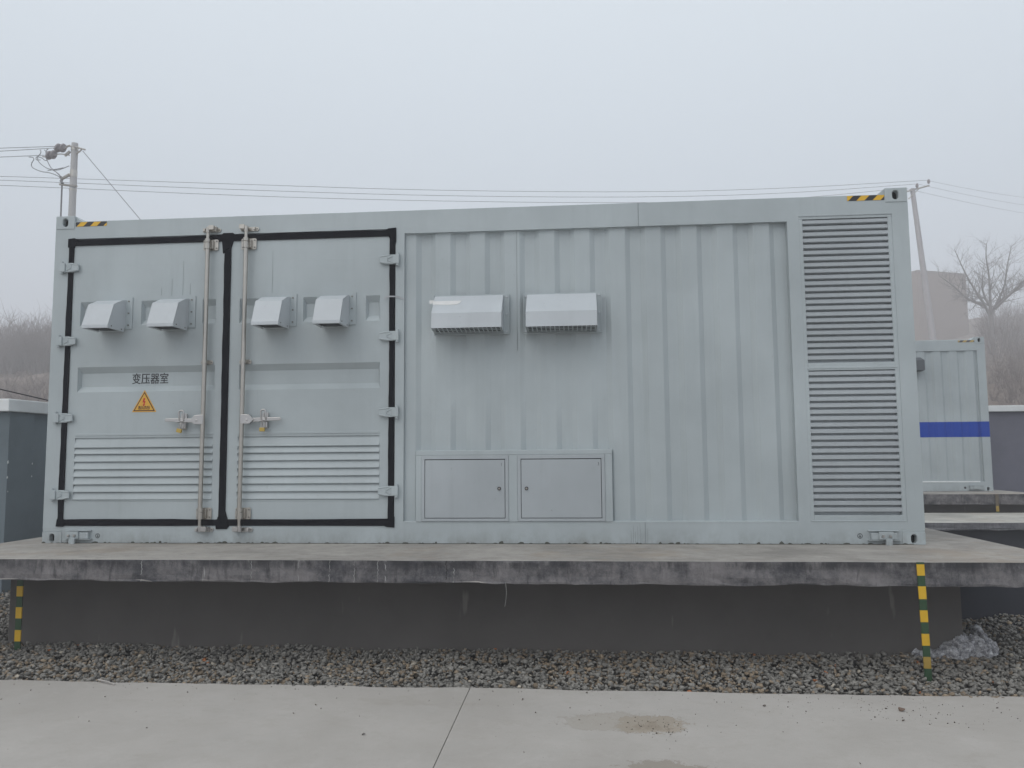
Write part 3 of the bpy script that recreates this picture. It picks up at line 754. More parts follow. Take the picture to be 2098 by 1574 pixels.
# ------------------------------------------------------------------ container behind
C2 = tag(empty('shipping_container', (4.44, 7.95, -.02)), 'pale grey container with a blue stripe standing on the rear platform', 'container')
shell(C2, False)
cp = MB(); corrug_panel(cp, corrug_profile(.13, 6.47, .27, dep=.024), .160, 2.39); cp.build('corrugated_panel', PAINT, C2)
bs = MB(); x0 = .005
prof = [(0, -.0015)]+[(.13, -.0015)]+[(a, y-.0015) for a, y in corrug_profile(.13, 6.47, .27, dep=.024)][1:-1]+[(6.47, -.0015), (6.598, -.0015)]
bs.prism(prof+[(a, y-.001) for a, y in prof[::-1]], .905, 1.162, 'z'); bs.build('blue_stripe', BLUE, C2)
ws = MB(); ws.box(.13, 6.40, -.003, .06, .150, .168); ws.build('sill_lip', CAPM, C2, bevel=.003)
hb = MB(); hb.prism([(-.004, 2.262), (-.16, 2.20), (-.16, 2.03), (-.004, 2.02)], 5.20, 5.545, 'x'); hb.build('vent_hood', DGREY, C2, bevel=.002)
hazard(6.17, 6.436, 2.507, 2.541, -.55).build('hazard_tape', [simple('worn_black_film', (.10, .09, .09), .6), simple('worn_yellow_film', (.50, .36, .12), .6)], C2)
bb = MB(); bb.box(6.205, 6.415, -.022, 0, .094, .101); bb.box(6.22, 6.398, -.028, 0, .036, .084); bb.box(6.27, 6.37, -.04, -.0285, .036, .09); bb.box(6.20, 6.42, -.034, 0, .030, .034); bb.build('ground_bracket', PAINT, C2, bevel=.003)
e_ = MB(); e_.prism(rrect(6.132, 6.170, .041, .079, .018), -.002, 0, 'y'); e_.build('earth_symbol', BLK, C2)
e_ = MB(); e_.prism([(0, 0), (.4, .012), (1.1, .004), (2.3, .014), (3.6, .006), (5.1, .016), (5.4, .004), (6.5, .008), (6.6, 0)], -.008, 0, 'y'); e_.build('mortar_bead', DGREY, C2)

# ------------------------------------------------------------------ platforms
def platform(name, label, x0, x1, y0, y1, zt, th, px0, px1, py0, py1, zb, mat, wm, group='concrete platforms'):
    t_ = tag(empty(name, ((x0+x1)/2, (y0+y1)/2, zb)), label, 'platform', group)
    o = Vector(t_.location); b = MB(); rnd = random.Random(int(x1*10)); n = int((x1-x0)/.06); m = int((y1-y0)/.12)
    def ring(z, jz, jo):
        pts = []
        for i in range(n): pts.append((x0+(x1-x0)*i/n, y0))
        for i in range(m): pts.append((x1, y0+(y1-y0)*i/m))
        for i in range(n): pts.append((x1-(x1-x0)*i/n, y1))
        for i in range(m): pts.append((x0, y1-(y1-y0)*i/m))
        r = []; j = 0; k_ = 0
        for p in pts:
            j = .75*j+rnd.uniform(-jz, jz)*.5; k_ = .7*k_+rnd.uniform(-jo, jo)*.5
            cx, cy = (x0+x1)/2, (y0+y1)/2; ox = k_*(1 if p[0] > cx else -1) if p[0] in (x0, x1) else 0; oy = k_*(1 if p[1] > cy else -1) if p[1] in (y0, y1) else 0
            r.append((p[0]+ox-o.x, p[1]+oy-o.y, z+j-o.z))
        return r
    rings = [ring(zt, .0012, .002), ring(zt-.010, .001, .004), ring(zt-th*.35, 0, .006), ring(zt-th*.7, 0, .007), ring(zt-th+.012, .004, .007), ring(zt-th, .012, .005)]
    k_ = len(rings[0]); vs = [p for r in rings for p in r]; fs = []
    ins = [(p[0]*.997, p[1]*.985, zt-o.z) for p in rings[0]]
    for r in range(5):
        for i in range(k_): fs.append((r*k_+i, (r+1)*k_+i, (r+1)*k_+(i+1) % k_, r*k_+(i+1) % k_))
    b.add(vs, fs); b.add(rings[0]+ins, [(i, (i+1) % k_, k_+(i+1) % k_, k_+i) for i in range(k_)]+[tuple(range(k_, 2*k_))])
    b.add(rings[5], [tuple(range(k_-1, -1, -1))])
    b.build('slab', mat, t_)
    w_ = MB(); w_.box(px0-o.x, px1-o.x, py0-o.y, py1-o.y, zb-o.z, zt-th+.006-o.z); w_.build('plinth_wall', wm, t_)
    return t_
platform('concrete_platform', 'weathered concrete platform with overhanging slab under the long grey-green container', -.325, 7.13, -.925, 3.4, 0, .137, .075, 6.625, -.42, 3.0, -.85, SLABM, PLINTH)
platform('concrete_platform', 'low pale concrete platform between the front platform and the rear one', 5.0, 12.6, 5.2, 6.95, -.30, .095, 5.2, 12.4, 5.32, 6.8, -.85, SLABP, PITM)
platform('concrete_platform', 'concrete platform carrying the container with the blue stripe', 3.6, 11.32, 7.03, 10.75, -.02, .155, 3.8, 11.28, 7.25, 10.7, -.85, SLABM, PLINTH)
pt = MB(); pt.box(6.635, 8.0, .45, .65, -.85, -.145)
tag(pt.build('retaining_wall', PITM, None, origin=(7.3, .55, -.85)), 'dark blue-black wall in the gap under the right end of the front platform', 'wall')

# ------------------------------------------------------------------ boundary walls
bw = tag(empty('boundary_wall', (-1.58, 6, -.75)), 'blue-grey wall with a white cap running back along the left side', 'wall')
o = Vector(bw.location)
b = MB()
b.box(-1.70-o.x, -1.485-o.x, 1.86-o.y, 10.9-o.y, 0, 1.119+.75); b.box(-1.72-o.x, -1.46-o.x, 1.50-o.y, 1.86-o.y, 0, 1.119+.75)
b.box(-6.0-o.x, -1.72-o.x, 1.55-o.y, 1.75-o.y, 0, 1.119+.75)
for yy in (4.9, 7.9): b.box(-1.72-o.x, -1.46-o.x, yy-o.y, yy+.36-o.y, 0, 1.119+.75)
b.build('wall_face', FENCEG, bw, bevel=.004)
b = MB(); b.box(-1.78-o.x, -1.430-o.x, 1.44-o.y, 10.95-o.y, 1.119+.75, 1.244+.75); b.box(-6.0-o.x, -1.78-o.x, 1.44-o.y, 1.86-o.y, 1.119+.75, 1.244+.75)
b.build('wall_cap', CAPM, bw, bevel=.008)
b = MB(); rnd = random.Random(5)
for yy, zz_, sz in ((1.505, .62, .016), (1.505, .47, .012), (1.853, .60, .010), (1.853, .47, .009), (1.52, .33, .007)):
    b.prism([(yy-sz*.4, zz_-sz), (yy+sz*.5, zz_-sz*.7), (yy+sz*.3, zz_+sz), (yy-sz*.5, zz_+sz*.6)], -1.4615, -1.4585, 'x')
for i in range(len(b.v)): b.v[i] = tuple(Vector(b.v[i])-o)
b.build_split('chipped_patch', CAPM, bw)
bw2 = tag(empty('boundary_wall', (14, 11.1, -.75)), 'purple-grey wall with a white cap behind the blue-striped container', 'wall')
o = Vector(bw2.location)
b = MB(); b.box(-1.7-o.x, 28-o.x, 11.0-o.y, 11.2-o.y, 0, 1.445+.75)
for xx in (3, 7, 11.0, 15, 19, 23): b.box(xx-o.x, xx+.36-o.x, 10.96-o.y, 11.0-o.y, 0, 1.445+.75)
b.build('wall_face', FENCEP, bw2, bevel=.004)
b = MB(); b.box(-1.7-o.x, 28-o.x, 10.92-o.y, 11.28-o.y, 1.445+.75, 1.570+.75); b.build('wall_cap', CAPM, bw2, bevel=.008)

# ------------------------------------------------------------------ earthing straps, yellow and green bands
GRN = simple('dark_green_film', (.018, .060, .022), .5, 0, .25, 25); YEL2 = simple('strap_yellow', (.66, .40, .012), .5, 0, .14, 25)
OCH = simple('dusty_yellow', (.36, .24, .045), .75, 0, .2, 30); RST = simple('dull_steel', (.14, .115, .085), .7, .3, .3, 30)
def strap(x, y, bands, wd, label, lean=0.0):
    b = MB(); zs = bands[0][0]; o = (x, y, bands[-1][1])
    for za, zb_, m in bands:
        b.cur = m; la, lb = lean*(za-o[2]), lean*(zb_-o[2])
        g = .0008*(m % 2)
        b.add([(x-wd/2+lb-g, y-.004-g, zb_), (x+wd/2+lb+g, y-.004-g, zb_), (x+wd/2+la+g, y-.004-g, za), (x-wd/2+la-g, y-.004-g, za), (x-wd/2+lb-g, y+.004, zb_), (x+wd/2+lb+g, y+.004, zb_), (x+wd/2+la+g, y+.004, za), (x-wd/2+la-g, y+.004, za)],
              [(0, 1, 2, 3), (7, 6, 5, 4), (0, 3, 7, 4), (1, 5, 6, 2), (3, 2, 6, 7), (0, 4, 5, 1)])
    return tag(b.build('earthing_strap', [GRN, YEL2, OCH, RST], None, origin=o), label, 'earthing strap', 'striped earthing straps')
zr = [.003, -.009, -.075, -.137, -.211, -.276, -.344, -.411, -.479, -.543, -.610, -.72]
strap(6.183, -.938, [(a, b_, (0, 1)[i % 2] if i < 9 else (2 if i == 9 else 0)) for i, (a, b_) in enumerate(zip(zr[:-1], zr[1:]))], .041, 'yellow and green banded strap crossing the slab edge below the louvred end', -.018)
zl = [-.135, -.227, -.297, -.370, -.446, -.525, -.601, -.677, -.80]
strap(.280, -.600, [(a, b_, 0 if i % 2 == 0 else (1 if i < 7 else 2)) for i, (a, b_) in enumerate(zip(zl[:-1], zl[1:]))], .042, 'yellow and green banded strap starting under the slab below the doors')
strap(10.615, 7.008, [(-.022, -.20, 3), (-.20, -.285, 2), (-.285, -.35, 0), (-.35, -.42, 2), (-.42, -.50, 0), (-.50, -.75, 2)], .045, 'dull steel strap with one ochre band on the rear platform edge')

# ------------------------------------------------------------------ ground, apron, hills
def heightfield(name, xs, ys, fn, mat):
    X, Y = np.meshgrid(xs, ys); Z = fn(X, Y); n, m = len(xs), len(ys)
    vs = np.stack([X, Y, Z], -1).reshape(-1, 3); i = np.arange(n*m).reshape(m, n)
    fs = np.stack([i[:-1, :-1], i[:-1, 1:], i[1:, 1:], i[1:, :-1]], -1).reshape(-1, 4)
    me = bpy.data.meshes.new(name); me.from_pydata(vs.tolist(), [], fs.tolist()); me.materials.append(mat)
    me.polygons.foreach_set('use_smooth', [True]*len(me.polygons)); me.update()
    ob = bpy.data.objects.new(name, me); COL.objects.link(ob); return tag(ob, kind='structure')
def vnoise(X, Y, sc, seed):
    r = np.random.default_rng(seed); g = r.random((64, 64)); x = X/sc+100; y = Y/sc+100
    xi = np.floor(x).astype(int); yi = np.floor(y).astype(int); fx = x-xi; fy = y-yi; fx = fx*fx*(3-2*fx); fy = fy*fy*(3-2*fy)
    G = lambda a, b: g[a % 64, b % 64]
    return (G(xi, yi)*(1-fx)+G(xi+1, yi)*fx)*(1-fy)+(G(xi, yi+1)*(1-fx)+G(xi+1, yi+1)*fx)*fy
heightfield('ground', np.array([-150., -20, 20, 160]), np.array([-55., 0, 30, 190]), lambda X, Y: X*0-.705, SOIL)
def hill(X, Y):
    # the slope right of the site is closer and climbs further than the one on the left
    t_ = np.clip((Y-17)/(70), 0, 1); s_ = t_**.8
    h = 12.2*s_
    far = np.clip((Y-75)/60, 0, 1)*np.clip((X-30)/40, 0, 1)*12
    left = np.clip((-X-5)/50, 0, 1)
    z = -.72+h*(1+.05*left)+far+(vnoise(X, Y, 9, 1)-.5)*1.3*np.clip(t_*4, 0, 1)+(vnoise(X, Y, 2.6, 2)-.5)*.5*np.clip(t_*6, 0, 1)
    return z
heightfield('hillside', np.linspace(-140, 150, 240), np.concatenate([np.linspace(16.5, 100, 110), np.linspace(102, 185, 30)]), hill, HILLM)

# concrete apron: two bays parted by a sawn joint
ap = MB()
def bay(x0, x1):
    n = max(2, int(min(abs(x1-x0), 60)/.05)); xs = np.linspace(x0, x1, n); rnd = np.random.default_rng(int(x0*10)+90)
    e_ = np.cumsum(rnd.normal(0, .004, n)); e_ -= np.convolve(e_, np.ones(25)/25, 'same'); yy = -1.330+np.clip(e_, -.014, .014)+.006*np.sin(xs*2.1)
    for i in range(n-1):
        a, b_ = xs[i], xs[i+1]; ya, yb = yy[i], yy[i+1]
        ap.add([(a, -45, -.65), (b_, -45, -.65), (b_, yb, -.652), (a, ya, -.652), (a, ya, -.80), (b_, yb, -.80)], [(0, 1, 2, 3), (3, 2, 5, 4)])
bay(-9, 3.5282); bay(3.5328, 14)
ap.add([(-30, -45, -.65), (-9, -45, -.65), (-9, -1.33, -.652), (-30, -1.33, -.652)], [(0, 1, 2, 3)]); ap.add([(14, -45, -.65), (34, -45, -.65), (34, -1.33, -.652), (14, -1.33, -.652)], [(0, 1, 2, 3)])
ap.add([(3.5282, -45, -.664), (3.5328, -45, -.664), (3.5328, -1.335, -.664), (3.5282, -1.335, -.664)], [(0, 1, 2, 3)])
for x_ in (3.5282, 3.5328): ap.add([(x_, -45, -.65), (x_, -1.335, -.652), (x_, -1.335, -.664), (x_, -45, -.664)], [(0, 1, 2, 3)])
tag(ap.build('concrete_apron', APRON), kind='structure')

# ------------------------------------------------------------------ gravel
def stone_variants(n, seed, flat=.55):
    r = random.Random(seed); out_ = []
    for k_ in range(n):
        bm = bmesh.new(); sx_, sy_, sz_ = 1, r.uniform(.55, .85), r.uniform(flat*.7, flat*1.1)
        for i in range(13):
            v = Vector((r.gauss(0, 1), r.gauss(0, 1), r.gauss(0, 1))).normalized()*r.uniform(.82, 1.05)
            bm.verts.new((v.x*sx_, v.y*sy_, v.z*sz_))
        res = bmesh.ops.convex_hull(bm, input=bm.verts)
        for v in [v for v in bm.verts if not v.link_faces]: bm.verts.remove(v)
        bm.verts.index_update(); V = np.array([v.co[:] for v in bm.verts]); F = np.array([[v.index for v in f.verts] for f in bm.faces if len(f.verts) == 3]); bm.free(); out_.append((V, F))
    return out_
def scatter_stones(name, pos, size, tint, variants, mat):
    VV = []; FF = []; CC = []; off = 0; n = len(pos); vi = RNG.integers(0, len(variants), n)
    for k_, (V, F) in enumerate(variants):
        idx = np.where(vi == k_)[0]
        if not len(idx): continue
        m = len(idx); a = RNG.random(m)*6.283; tx = RNG.normal(0, .45, m); ty = RNG.normal(0, .45, m)
        ca, sa, cx, sx_, cy, sy_ = np.cos(a), np.sin(a), np.cos(tx), np.sin(tx), np.cos(ty), np.sin(ty)
        Rz = np.zeros((m, 3, 3)); Rz[:, 0, 0] = ca; Rz[:, 0, 1] = -sa; Rz[:, 1, 0] = sa; Rz[:, 1, 1] = ca; Rz[:, 2, 2] = 1
        Rx = np.zeros((m, 3, 3)); Rx[:, 0, 0] = 1; Rx[:, 1, 1] = cx; Rx[:, 1, 2] = -sx_; Rx[:, 2, 1] = sx_; Rx[:, 2, 2] = cx
        Ry = np.zeros((m, 3, 3)); Ry[:, 1, 1] = 1; Ry[:, 0, 0] = cy; Ry[:, 0, 2] = sy_; Ry[:, 2, 0] = -sy_; Ry[:, 2, 2] = cy
        Q = Rx@Ry@Rz; P = np.einsum('mij,vj->mvi', Q, V)*size[idx][:, None, None]+pos[idx][:, None, :]
        VV.append(P.reshape(-1, 3)); nv = len(V)
        FF.append((F[None]+(off+np.arange(m)*nv)[:, None, None]).reshape(-1, 3)); off += m*nv
        CC.append(np.repeat(tint[idx], nv, 0))
    V = np.concatenate(VV); F = np.concatenate(FF); C_ = np.concatenate(CC)
    me = bpy.data.meshes.new(name); me.vertices.add(len(V)); me.vertices.foreach_set('co', V.ravel().astype(np.float32))
    me.loops.add(F.size); me.loops.foreach_set('vertex_index', F.ravel().astype(np.int32)); me.polygons.add(len(F))
    me.polygons.foreach_set('loop_start', np.arange(0, F.size, 3, dtype=np.int32)); me.polygons.foreach_set('loop_total', np.full(len(F), 3, dtype=np.int32))
    me.update(calc_edges=True)
    at = me.color_attributes.new('tint', 'FLOAT_COLOR', 'POINT'); at.data.foreach_set('color', np.concatenate([C_, np.ones((len(C_), 1))], 1).ravel().astype(np.float32))
    me.materials.append(mat); ob = bpy.data.objects.new(name, me); COL.objects.link(ob); return ob
def region(x0, x1, y0, y1, dens):
    n = int((x1-x0)*(y1-y0)*dens); return np.stack([RNG.uniform(x0, x1, n), RNG.uniform(y0, y1, n)], 1)
P2 = np.concatenate([region(-.2, 8.2, -1.345, -.40, 2300), region(-1.46, .10, -.40, 3.2, 1500), region(-1.46, -.2, -1.345, -.40, 1500), region(6.60, 9.5, -.40, .48, 2000), region(8.0, 9.5, .48, 5, 700), region(8.2, 9.5, -1.345, -.40, 1200)])
base = -.676+(vnoise(P2[:, 0], P2[:, 1], .45, 5)-.5)*.028
base += np.clip((P2[:, 1]+.75)/.4, 0, 1)*np.clip((.2-P2[:, 1])*3, 0, 1)*.010+np.clip((P2[:, 0]-6.5)/.8, 0, 1)*np.clip((P2[:, 1]+.5), 0, 1)*.10+np.clip(-P2[:, 0]/1.4, 0, 1)*np.clip(P2[:, 1]/1.6, 0, 1)*.03
zz_ = base+RNG.uniform(-.016, .012, len(P2))
sz = np.clip(RNG.lognormal(math.log(.0165), .33, len(P2)), .008, .030)
g0 = np.clip(RNG.normal(.225, .038, len(P2)), .12, .42)
tint = np.stack([g0*1.03, g0*.985, g0*.90], 1); brown = RNG.random(len(P2))
patch = vnoise(P2[:, 0], P2[:, 1], .5, 9)
tint[(brown < .08+.25*(patch > .60))] *= np.array([1.12, .92, .72]); tint[(brown > .985)] *= np.array([1.7, 1.6, 1.45]); tint[(brown > .9975)] = (.40, .15, .06)
g = scatter_stones('gravel', np.concatenate([P2, zz_[:, None]], 1), sz, tint, stone_variants(26, 4), GRAVELM)
tag(g, 'bed of crushed grey stone between the platform and the apron', 'gravel', kind='stuff')
# loose grit on the apron
n = 240; gp = np.stack([RNG.uniform(.6, 7, n), -1.36-RNG.exponential(.30, n)], 1); gp = np.concatenate([gp, np.stack([RNG.normal(5.7, .42, 150), RNG.normal(-1.58, .13, 150)], 1), np.stack([RNG.normal(4.5, .12, 90), RNG.normal(-1.92, .07, 90)], 1)])
gp = gp[(gp[:, 1] < -1.36) & (gp[:, 1] > -2.8)]; m = len(gp)
gt = np.tile(np.array([[.14, .125, .105]]), (m, 1))*RNG.uniform(.7, 1.6, (m, 1))
gr = scatter_stones('grit', np.concatenate([gp, np.full((m, 1), -.6495)], 1), np.clip(RNG.lognormal(math.log(.0026), .5, m), .0012, .009), gt, stone_variants(6, 8), GRAVELM)
tag(gr, 'fine dark grit scattered on the pale concrete apron', 'grit', kind='stuff')
sv = stone_variants(8, 19, .6)
def pebble(x, y, s_, c, label, k_):
    V, F = sv[k_]; b = MB(); b.add([(p[0]*s_, p[1]*s_, p[2]*s_+s_*.45) for p in V], [tuple(int(i) for i in f) for f in F])
    o = b.build('pebble', simple('pebble_stone', c, .85, 0, .25, 60)); o.location = (x, y, -.651); tag(o, label, 'pebble', 'loose stones on the apron')
pebble(5.77, -1.60, .021, (.15, .10, .075), 'largest reddish-brown stone lying on the pale apron', 0)
pebble(5.10, -1.565, .011, (.13, .11, .09), 'small dark stone on the apron between the silt patch and the reddish-brown stone', 1)
pebble(3.13, -2.10, .010, (.12, .11, .10), 'tiny dark stone on the apron bay left of the joint', 2)
pebble(5.72, -1.75, .009, (.11, .09, .07), 'small brown stone lying just in front of the largest one', 3)
# pale stick among the gravel
b = MB(); b.tube([(1.33, -1.33, -.640), (1.42, -1.372, -.641), (1.475, -1.40, -.645)], [.006, .005, .003], 6)
tag(b.build('stick', simple('pale_wood', (.36, .34, .32), .8), None, origin=(1.4, -1.37, -.65)), 'short pale stick lying over the gravel edge at the left', 'stick')
b = MB(); b.tube([(3.700, -.936, -.13), (3.705, -.938, -.19), (3.700, -.937, -.24), (3.694, -.936, -.275)], .0010, 5)
tag(b.build('dangling_wire', simple('pale_wire', (.4, .4, .38), .6), None, origin=(3.70, -.936, -.13)), 'thin pale wire hanging from the lower edge of the front slab', 'wire')

# ------------------------------------------------------------------ crumpled plastic film
def plastic(cx, cy, pts, label):
    """a folded heap: a noisy sheet draped along a spine of (x, y, radius, height)"""
    k = N('clear_plastic_film'); k.b.inputs['Alpha'].default_value = .80
    m = k.fin(k.mix(k.ramp(k.noise(30, 6, .75), .42, .60), (.30, .30, .325), (.85, .85, .88)), .16, 0, .9)
    k.bump(k.noise(26, 6, .8), 1.0, .02)
    b = MB(); rnd = random.Random(len(label)); n = 22; rows = []
    for x, y, r, h in pts:
        row = []
        for i in range(n):
            t_ = math.pi*i/(n-1); rr = r*(1+rnd.uniform(-.22, .22)); row.append((x+rnd.uniform(-.010, .010)-cx, y-math.cos(t_)*rr-cy, math.sin(t_)**.8*h*(1+rnd.uniform(-.3, .25))+rnd.uniform(0, .006)))
        rows.append(row)
    for a in range(len(rows)-1): b.add(rows[a]+rows[a+1], [(i, i+1, n+i+1, n+i) for i in range(n-1)])
    o = b.build('plastic_sheet', m, None, smooth=False)
    bm = bmesh.new(); bm.from_mesh(o.data); bmesh.ops.remove_doubles(bm, verts=bm.verts, dist=.0005); bm.to_mesh(o.data); bm.free()
    o.location = (cx, cy, -.655); s_ = o.modifiers.new('sub', 'SUBSURF'); s_.levels = s_.render_levels = 1
    tx = bpy.data.textures.new('crumple', 'VORONOI'); tx.noise_scale = .07; d = o.modifiers.new('crumple', 'DISPLACE'); d.texture = tx; d.strength = .045; d.mid_level = .5
    return tag(o, label, 'plastic sheet', 'crumpled plastic film')
plastic(6.60, -.43, [(6.28+.018*i, -.50+.012*math.sin(i*.7)+i*.004, .035+.055*max(0, min(1, (i-6)/8))*(1 if i < 27 else (33-i)/6), .035+.085*max(0, min(1, (i-9)/8))*(1 if i < 27 else (33-i)/6)) for i in range(33)], 'crumpled clear plastic sheet on the gravel beside the plinth corner')
plastic(6.98, .16, [(6.93+.012*i, .16, .045*math.sin(math.pi*(i+.5)/9)+.01, .055*math.sin(math.pi*(i+.5)/9)+.008) for i in range(9)], 'small white scrap of plastic on the gravel behind the bigger sheet')

# ------------------------------------------------------------------ utility poles
def sag(p, q, s_, n=10):
    p, q = Vector(p), Vector(q); return [p+(q-p)*i/n-Vector((0, 0, 4*s_*(i/n)*(1-i/n))) for i in range(n+1)]
def smooth_path(pts, n=6):
    pts = [Vector(p) for p in pts]; P = [pts[0]]+pts+[pts[-1]]; o = []
    for i in range(1, len(P)-2):
        for j in range(n):
            t_ = j/n; a, b_, c, d = P[i-1], P[i], P[i+1], P[i+2]
            o.append(.5*((2*b_)+(c-a)*t_+(2*a-5*b_+4*c-d)*t_*t_+(3*b_-a-3*c+d)*t_**3))
    return o+[pts[-1]]
UP = tag(empty('utility_pole', (-13.62, 20.0, -.7)), 'concrete utility pole with insulators and drooping cables above the left end of the container', 'utility pole', 'utility poles')
ox, oy, oz = UP.location
b = MB(); b.tube([(0, 0, 0), (0, 0, 12.55)], [.155, .108], 20); b.build('pole', POLEM, UP, smooth=True)
b = MB(); b.tube([(0, 0, 12.28), (0, 0, 12.40)], .125, 16); b.tube([(0, 0, 11.30), (0, 0, 11.55)], .122, 16); b.tube([(0, 0, 10.80), (0, 0, 10.86)], .125, 12); b.build_split('clamp_band', GALV, UP)
b = MB()
b.tube([(-0.2, -0.1, 12.43), (0.12, -0.1, 12.37), (0.46, -0.1, 12.26)], 0.03, 6)
b.tube([(0.13, -0.1, 12.12), (0.28, -0.1, 12.22), (0.34, -0.1, 12.3)], 0.028, 6)
b.tube([(-0.29, -0.1, 12.07), (-0.1, -0.1, 12.22)], 0.05, 6)
b.build('crossarm', GALV, UP)
b = MB()
b.tube([(-0.39, -0.1, 11.22), (-0.08, -0.1, 11.37)], 0.055, 6)
b.tube([(-0.44, -0.1, 11.03), (0.21, -0.1, 10.93)], 0.04, 6)
b.build_split('bracket_arm', GALV, UP)
for c in [(-0.54, -0.1, 12.36), (-0.36, -0.1, 12.35), (-0.87, -0.1, 12.1), (-0.71, -0.1, 12.12)]:
    b = MB(); d = Vector((1, 0, -.42)).normalized(); c = Vector(c)
    b.tube([c-d*.10, c-d*.05, c-d*.03, c+d*.01, c+d*.04, c+d*.10], [.03, .06, .165, .155, .07, .035], 14); b.build('insulator', INSUL, UP, smooth=True)
b = MB(); b.tube([(-0.3, -0.1, 12.34), (-0.21, -0.1, 12.41), (-0.11, -0.1, 12.44)], .035, 6); b.tube([(-0.68, -0.1, 12.13), (-0.56, -0.1, 12.14), (-0.44, -0.1, 12.14), (-0.11, -0.1, 12.08)], .018, 6); b.tube([(-1.14, -0.1, 12.07), (-0.95, -0.1, 12.05)], .02, 6); b.build_split('tension_clamp', GALV, UP)
b = MB(); b.tube([(-0.42, -0.1, 11.3), (-0.36, -0.1, 11.21), (-0.39, -0.1, 11.15), (-0.33, -0.1, 11.05)], .05, 8); b.tube([(-0.35, -0.1, 11.04), (-0.34, -0.1, 9.0), (-0.36, -0.1, 0)], .028, 8); b.build('riser_pipe', simple('grey_conduit', (.20, .20, .21), .6), UP, smooth=True)
b = MB(); b.tube(smooth_path([(-1.65, -0.1, 12.08), (-1.49, -0.1, 12.05), (-1.46, -0.1, 11.96), (-1.53, -0.1, 11.84), (-1.51, -0.1, 11.7), (-1.32, -0.1, 11.59), (-1.09, -0.1, 11.51), (-0.86, -0.1, 11.47), (-0.61, -0.1, 11.38), (-0.41, -0.1, 11.28)], 6), .014, 6); b.build('jumper_cable', WIREM, UP)
b = MB(); b.tube(smooth_path([(-1.24, -0.1, 12.33), (-1.2, -0.1, 12.25), (-1.23, -0.1, 12.16), (-1.3, -0.1, 12.09), (-1.3, -0.1, 11.95), (-1.19, -0.1, 11.81), (-0.95, -0.1, 11.64), (-0.7, -0.1, 11.55), (-0.51, -0.1, 11.42), (-0.4, -0.1, 11.3)], 6), .014, 6); b.build('jumper_cable', WIREM, UP)
b = MB(); b.tube(smooth_path([(-1.07, -0.1, 12.32), (-1.01, -0.1, 12.23), (-1.0, -0.1, 12.12), (-0.95, -0.1, 11.93), (-0.81, -0.1, 11.67), (-0.68, -0.1, 11.56), (-0.4, -0.1, 11.3)], 6), .014, 6); b.build('jumper_cable', WIREM, UP)
b = MB(); b.tube(smooth_path([(-0.93, -0.1, 12.34), (-0.99, -0.1, 12.3), (-0.95, -0.1, 12.22), (-0.81, -0.1, 12.24), (-0.63, -0.1, 12.16), (-0.59, -0.1, 12.21), (-0.68, -0.1, 12.3), (-0.74, -0.1, 12.38)], 6), .014, 6); b.build('jumper_cable', WIREM, UP)
b = MB(); b.tube(smooth_path([(-1.3, -0.1, 12.08), (-1.37, -0.1, 12.05), (-1.35, -0.1, 11.96), (-1.2, -0.1, 11.95)], 6), .014, 6); b.build('jumper_cable', WIREM, UP)
b = MB(); b.tube(smooth_path([(-1.28, -0.1, 12.07), (-1.16, -0.1, 12.02), (-1.02, -0.1, 11.92), (-0.97, -0.1, 11.94)], 6), .014, 6); b.build('jumper_cable', WIREM, UP)
b = MB(); b.tube(smooth_path([(-0.68, -0.1, 11.56), (-0.49, -0.1, 11.56), (-0.3, -0.1, 11.62), (-0.11, -0.1, 11.69)], 6), .014, 6); b.build('jumper_cable', WIREM, UP)
b = MB(); b.tube(smooth_path([(-0.91, -0.1, 11.55), (-0.56, -0.1, 11.59), (-0.33, -0.1, 11.63)], 6), .014, 6); b.build('jumper_cable', WIREM, UP)
P2_ = tag(empty('utility_pole', (24.6, 40.3, -.7)), 'faint leaning utility pole in the fog behind the right end of the container', 'utility pole', 'utility poles')
ox2, oy2, oz2 = P2_.location
hz_ = lambda x, y: float(hill(np.array([[x]]), np.array([[y]]))[0, 0])
b = MB(); b.tube([(0, 0, hz_(24.6, 40.3)+.2), (-1.10, -.45, 16.35)], [.21, .125], 18); b.build('pole', simple('pale_pole_concrete', (.47, .455, .465), .8, 0, .1, 2), P2_, smooth=True)
b = MB(); b.tube([(-1.75, -.7, 16.05), (-.05, -.2, 16.58)], .045, 6); b.tube([(-1.4, -.6, 15.7), (-.7, -.4, 16.35)], .03, 6); b.build('crossarm', GALV, P2_)
for (x, z) in ((-1.65, 16.12), (-.85, 16.38), (-.2, 16.60)):
    b = MB(); b.tube([(x, -.5, z), (x, -.5, z+.10), (x, -.5, z+.24)], [.05, .09, .05], 10); b.build('insulator', INSUL, P2_, smooth=True)
wires = [[(-25.76, 23.59, 12.55), (-20.6, 25.27, 12.8), (-11.05, 28.37, 13.17), (-2.42, 31.18, 13.54), (7.28, 34.34, 14.18), (15.4, 36.98, 14.98), (24.30, 39.82, 16.10)],
         [(-25.75, 23.59, 12.4), (-20.59, 25.27, 12.63), (-11.04, 28.37, 12.91), (-2.42, 31.18, 13.27), (7.28, 34.33, 13.9), (15.39, 36.97, 14.7), (23.73, 39.69, 15.86)],
         [(-25.74, 23.6, 12.21), (-20.58, 25.27, 12.4), (-11.04, 28.38, 12.64), (-2.42, 31.18, 13.0), (7.27, 34.33, 13.6), (15.38, 36.97, 14.37), (22.95, 39.56, 15.60)]]
names = ('topmost of the three long wires crossing the sky behind the container', 'middle one of the three long wires crossing the sky behind the container', 'lowest of the three long wires crossing the sky behind the container')
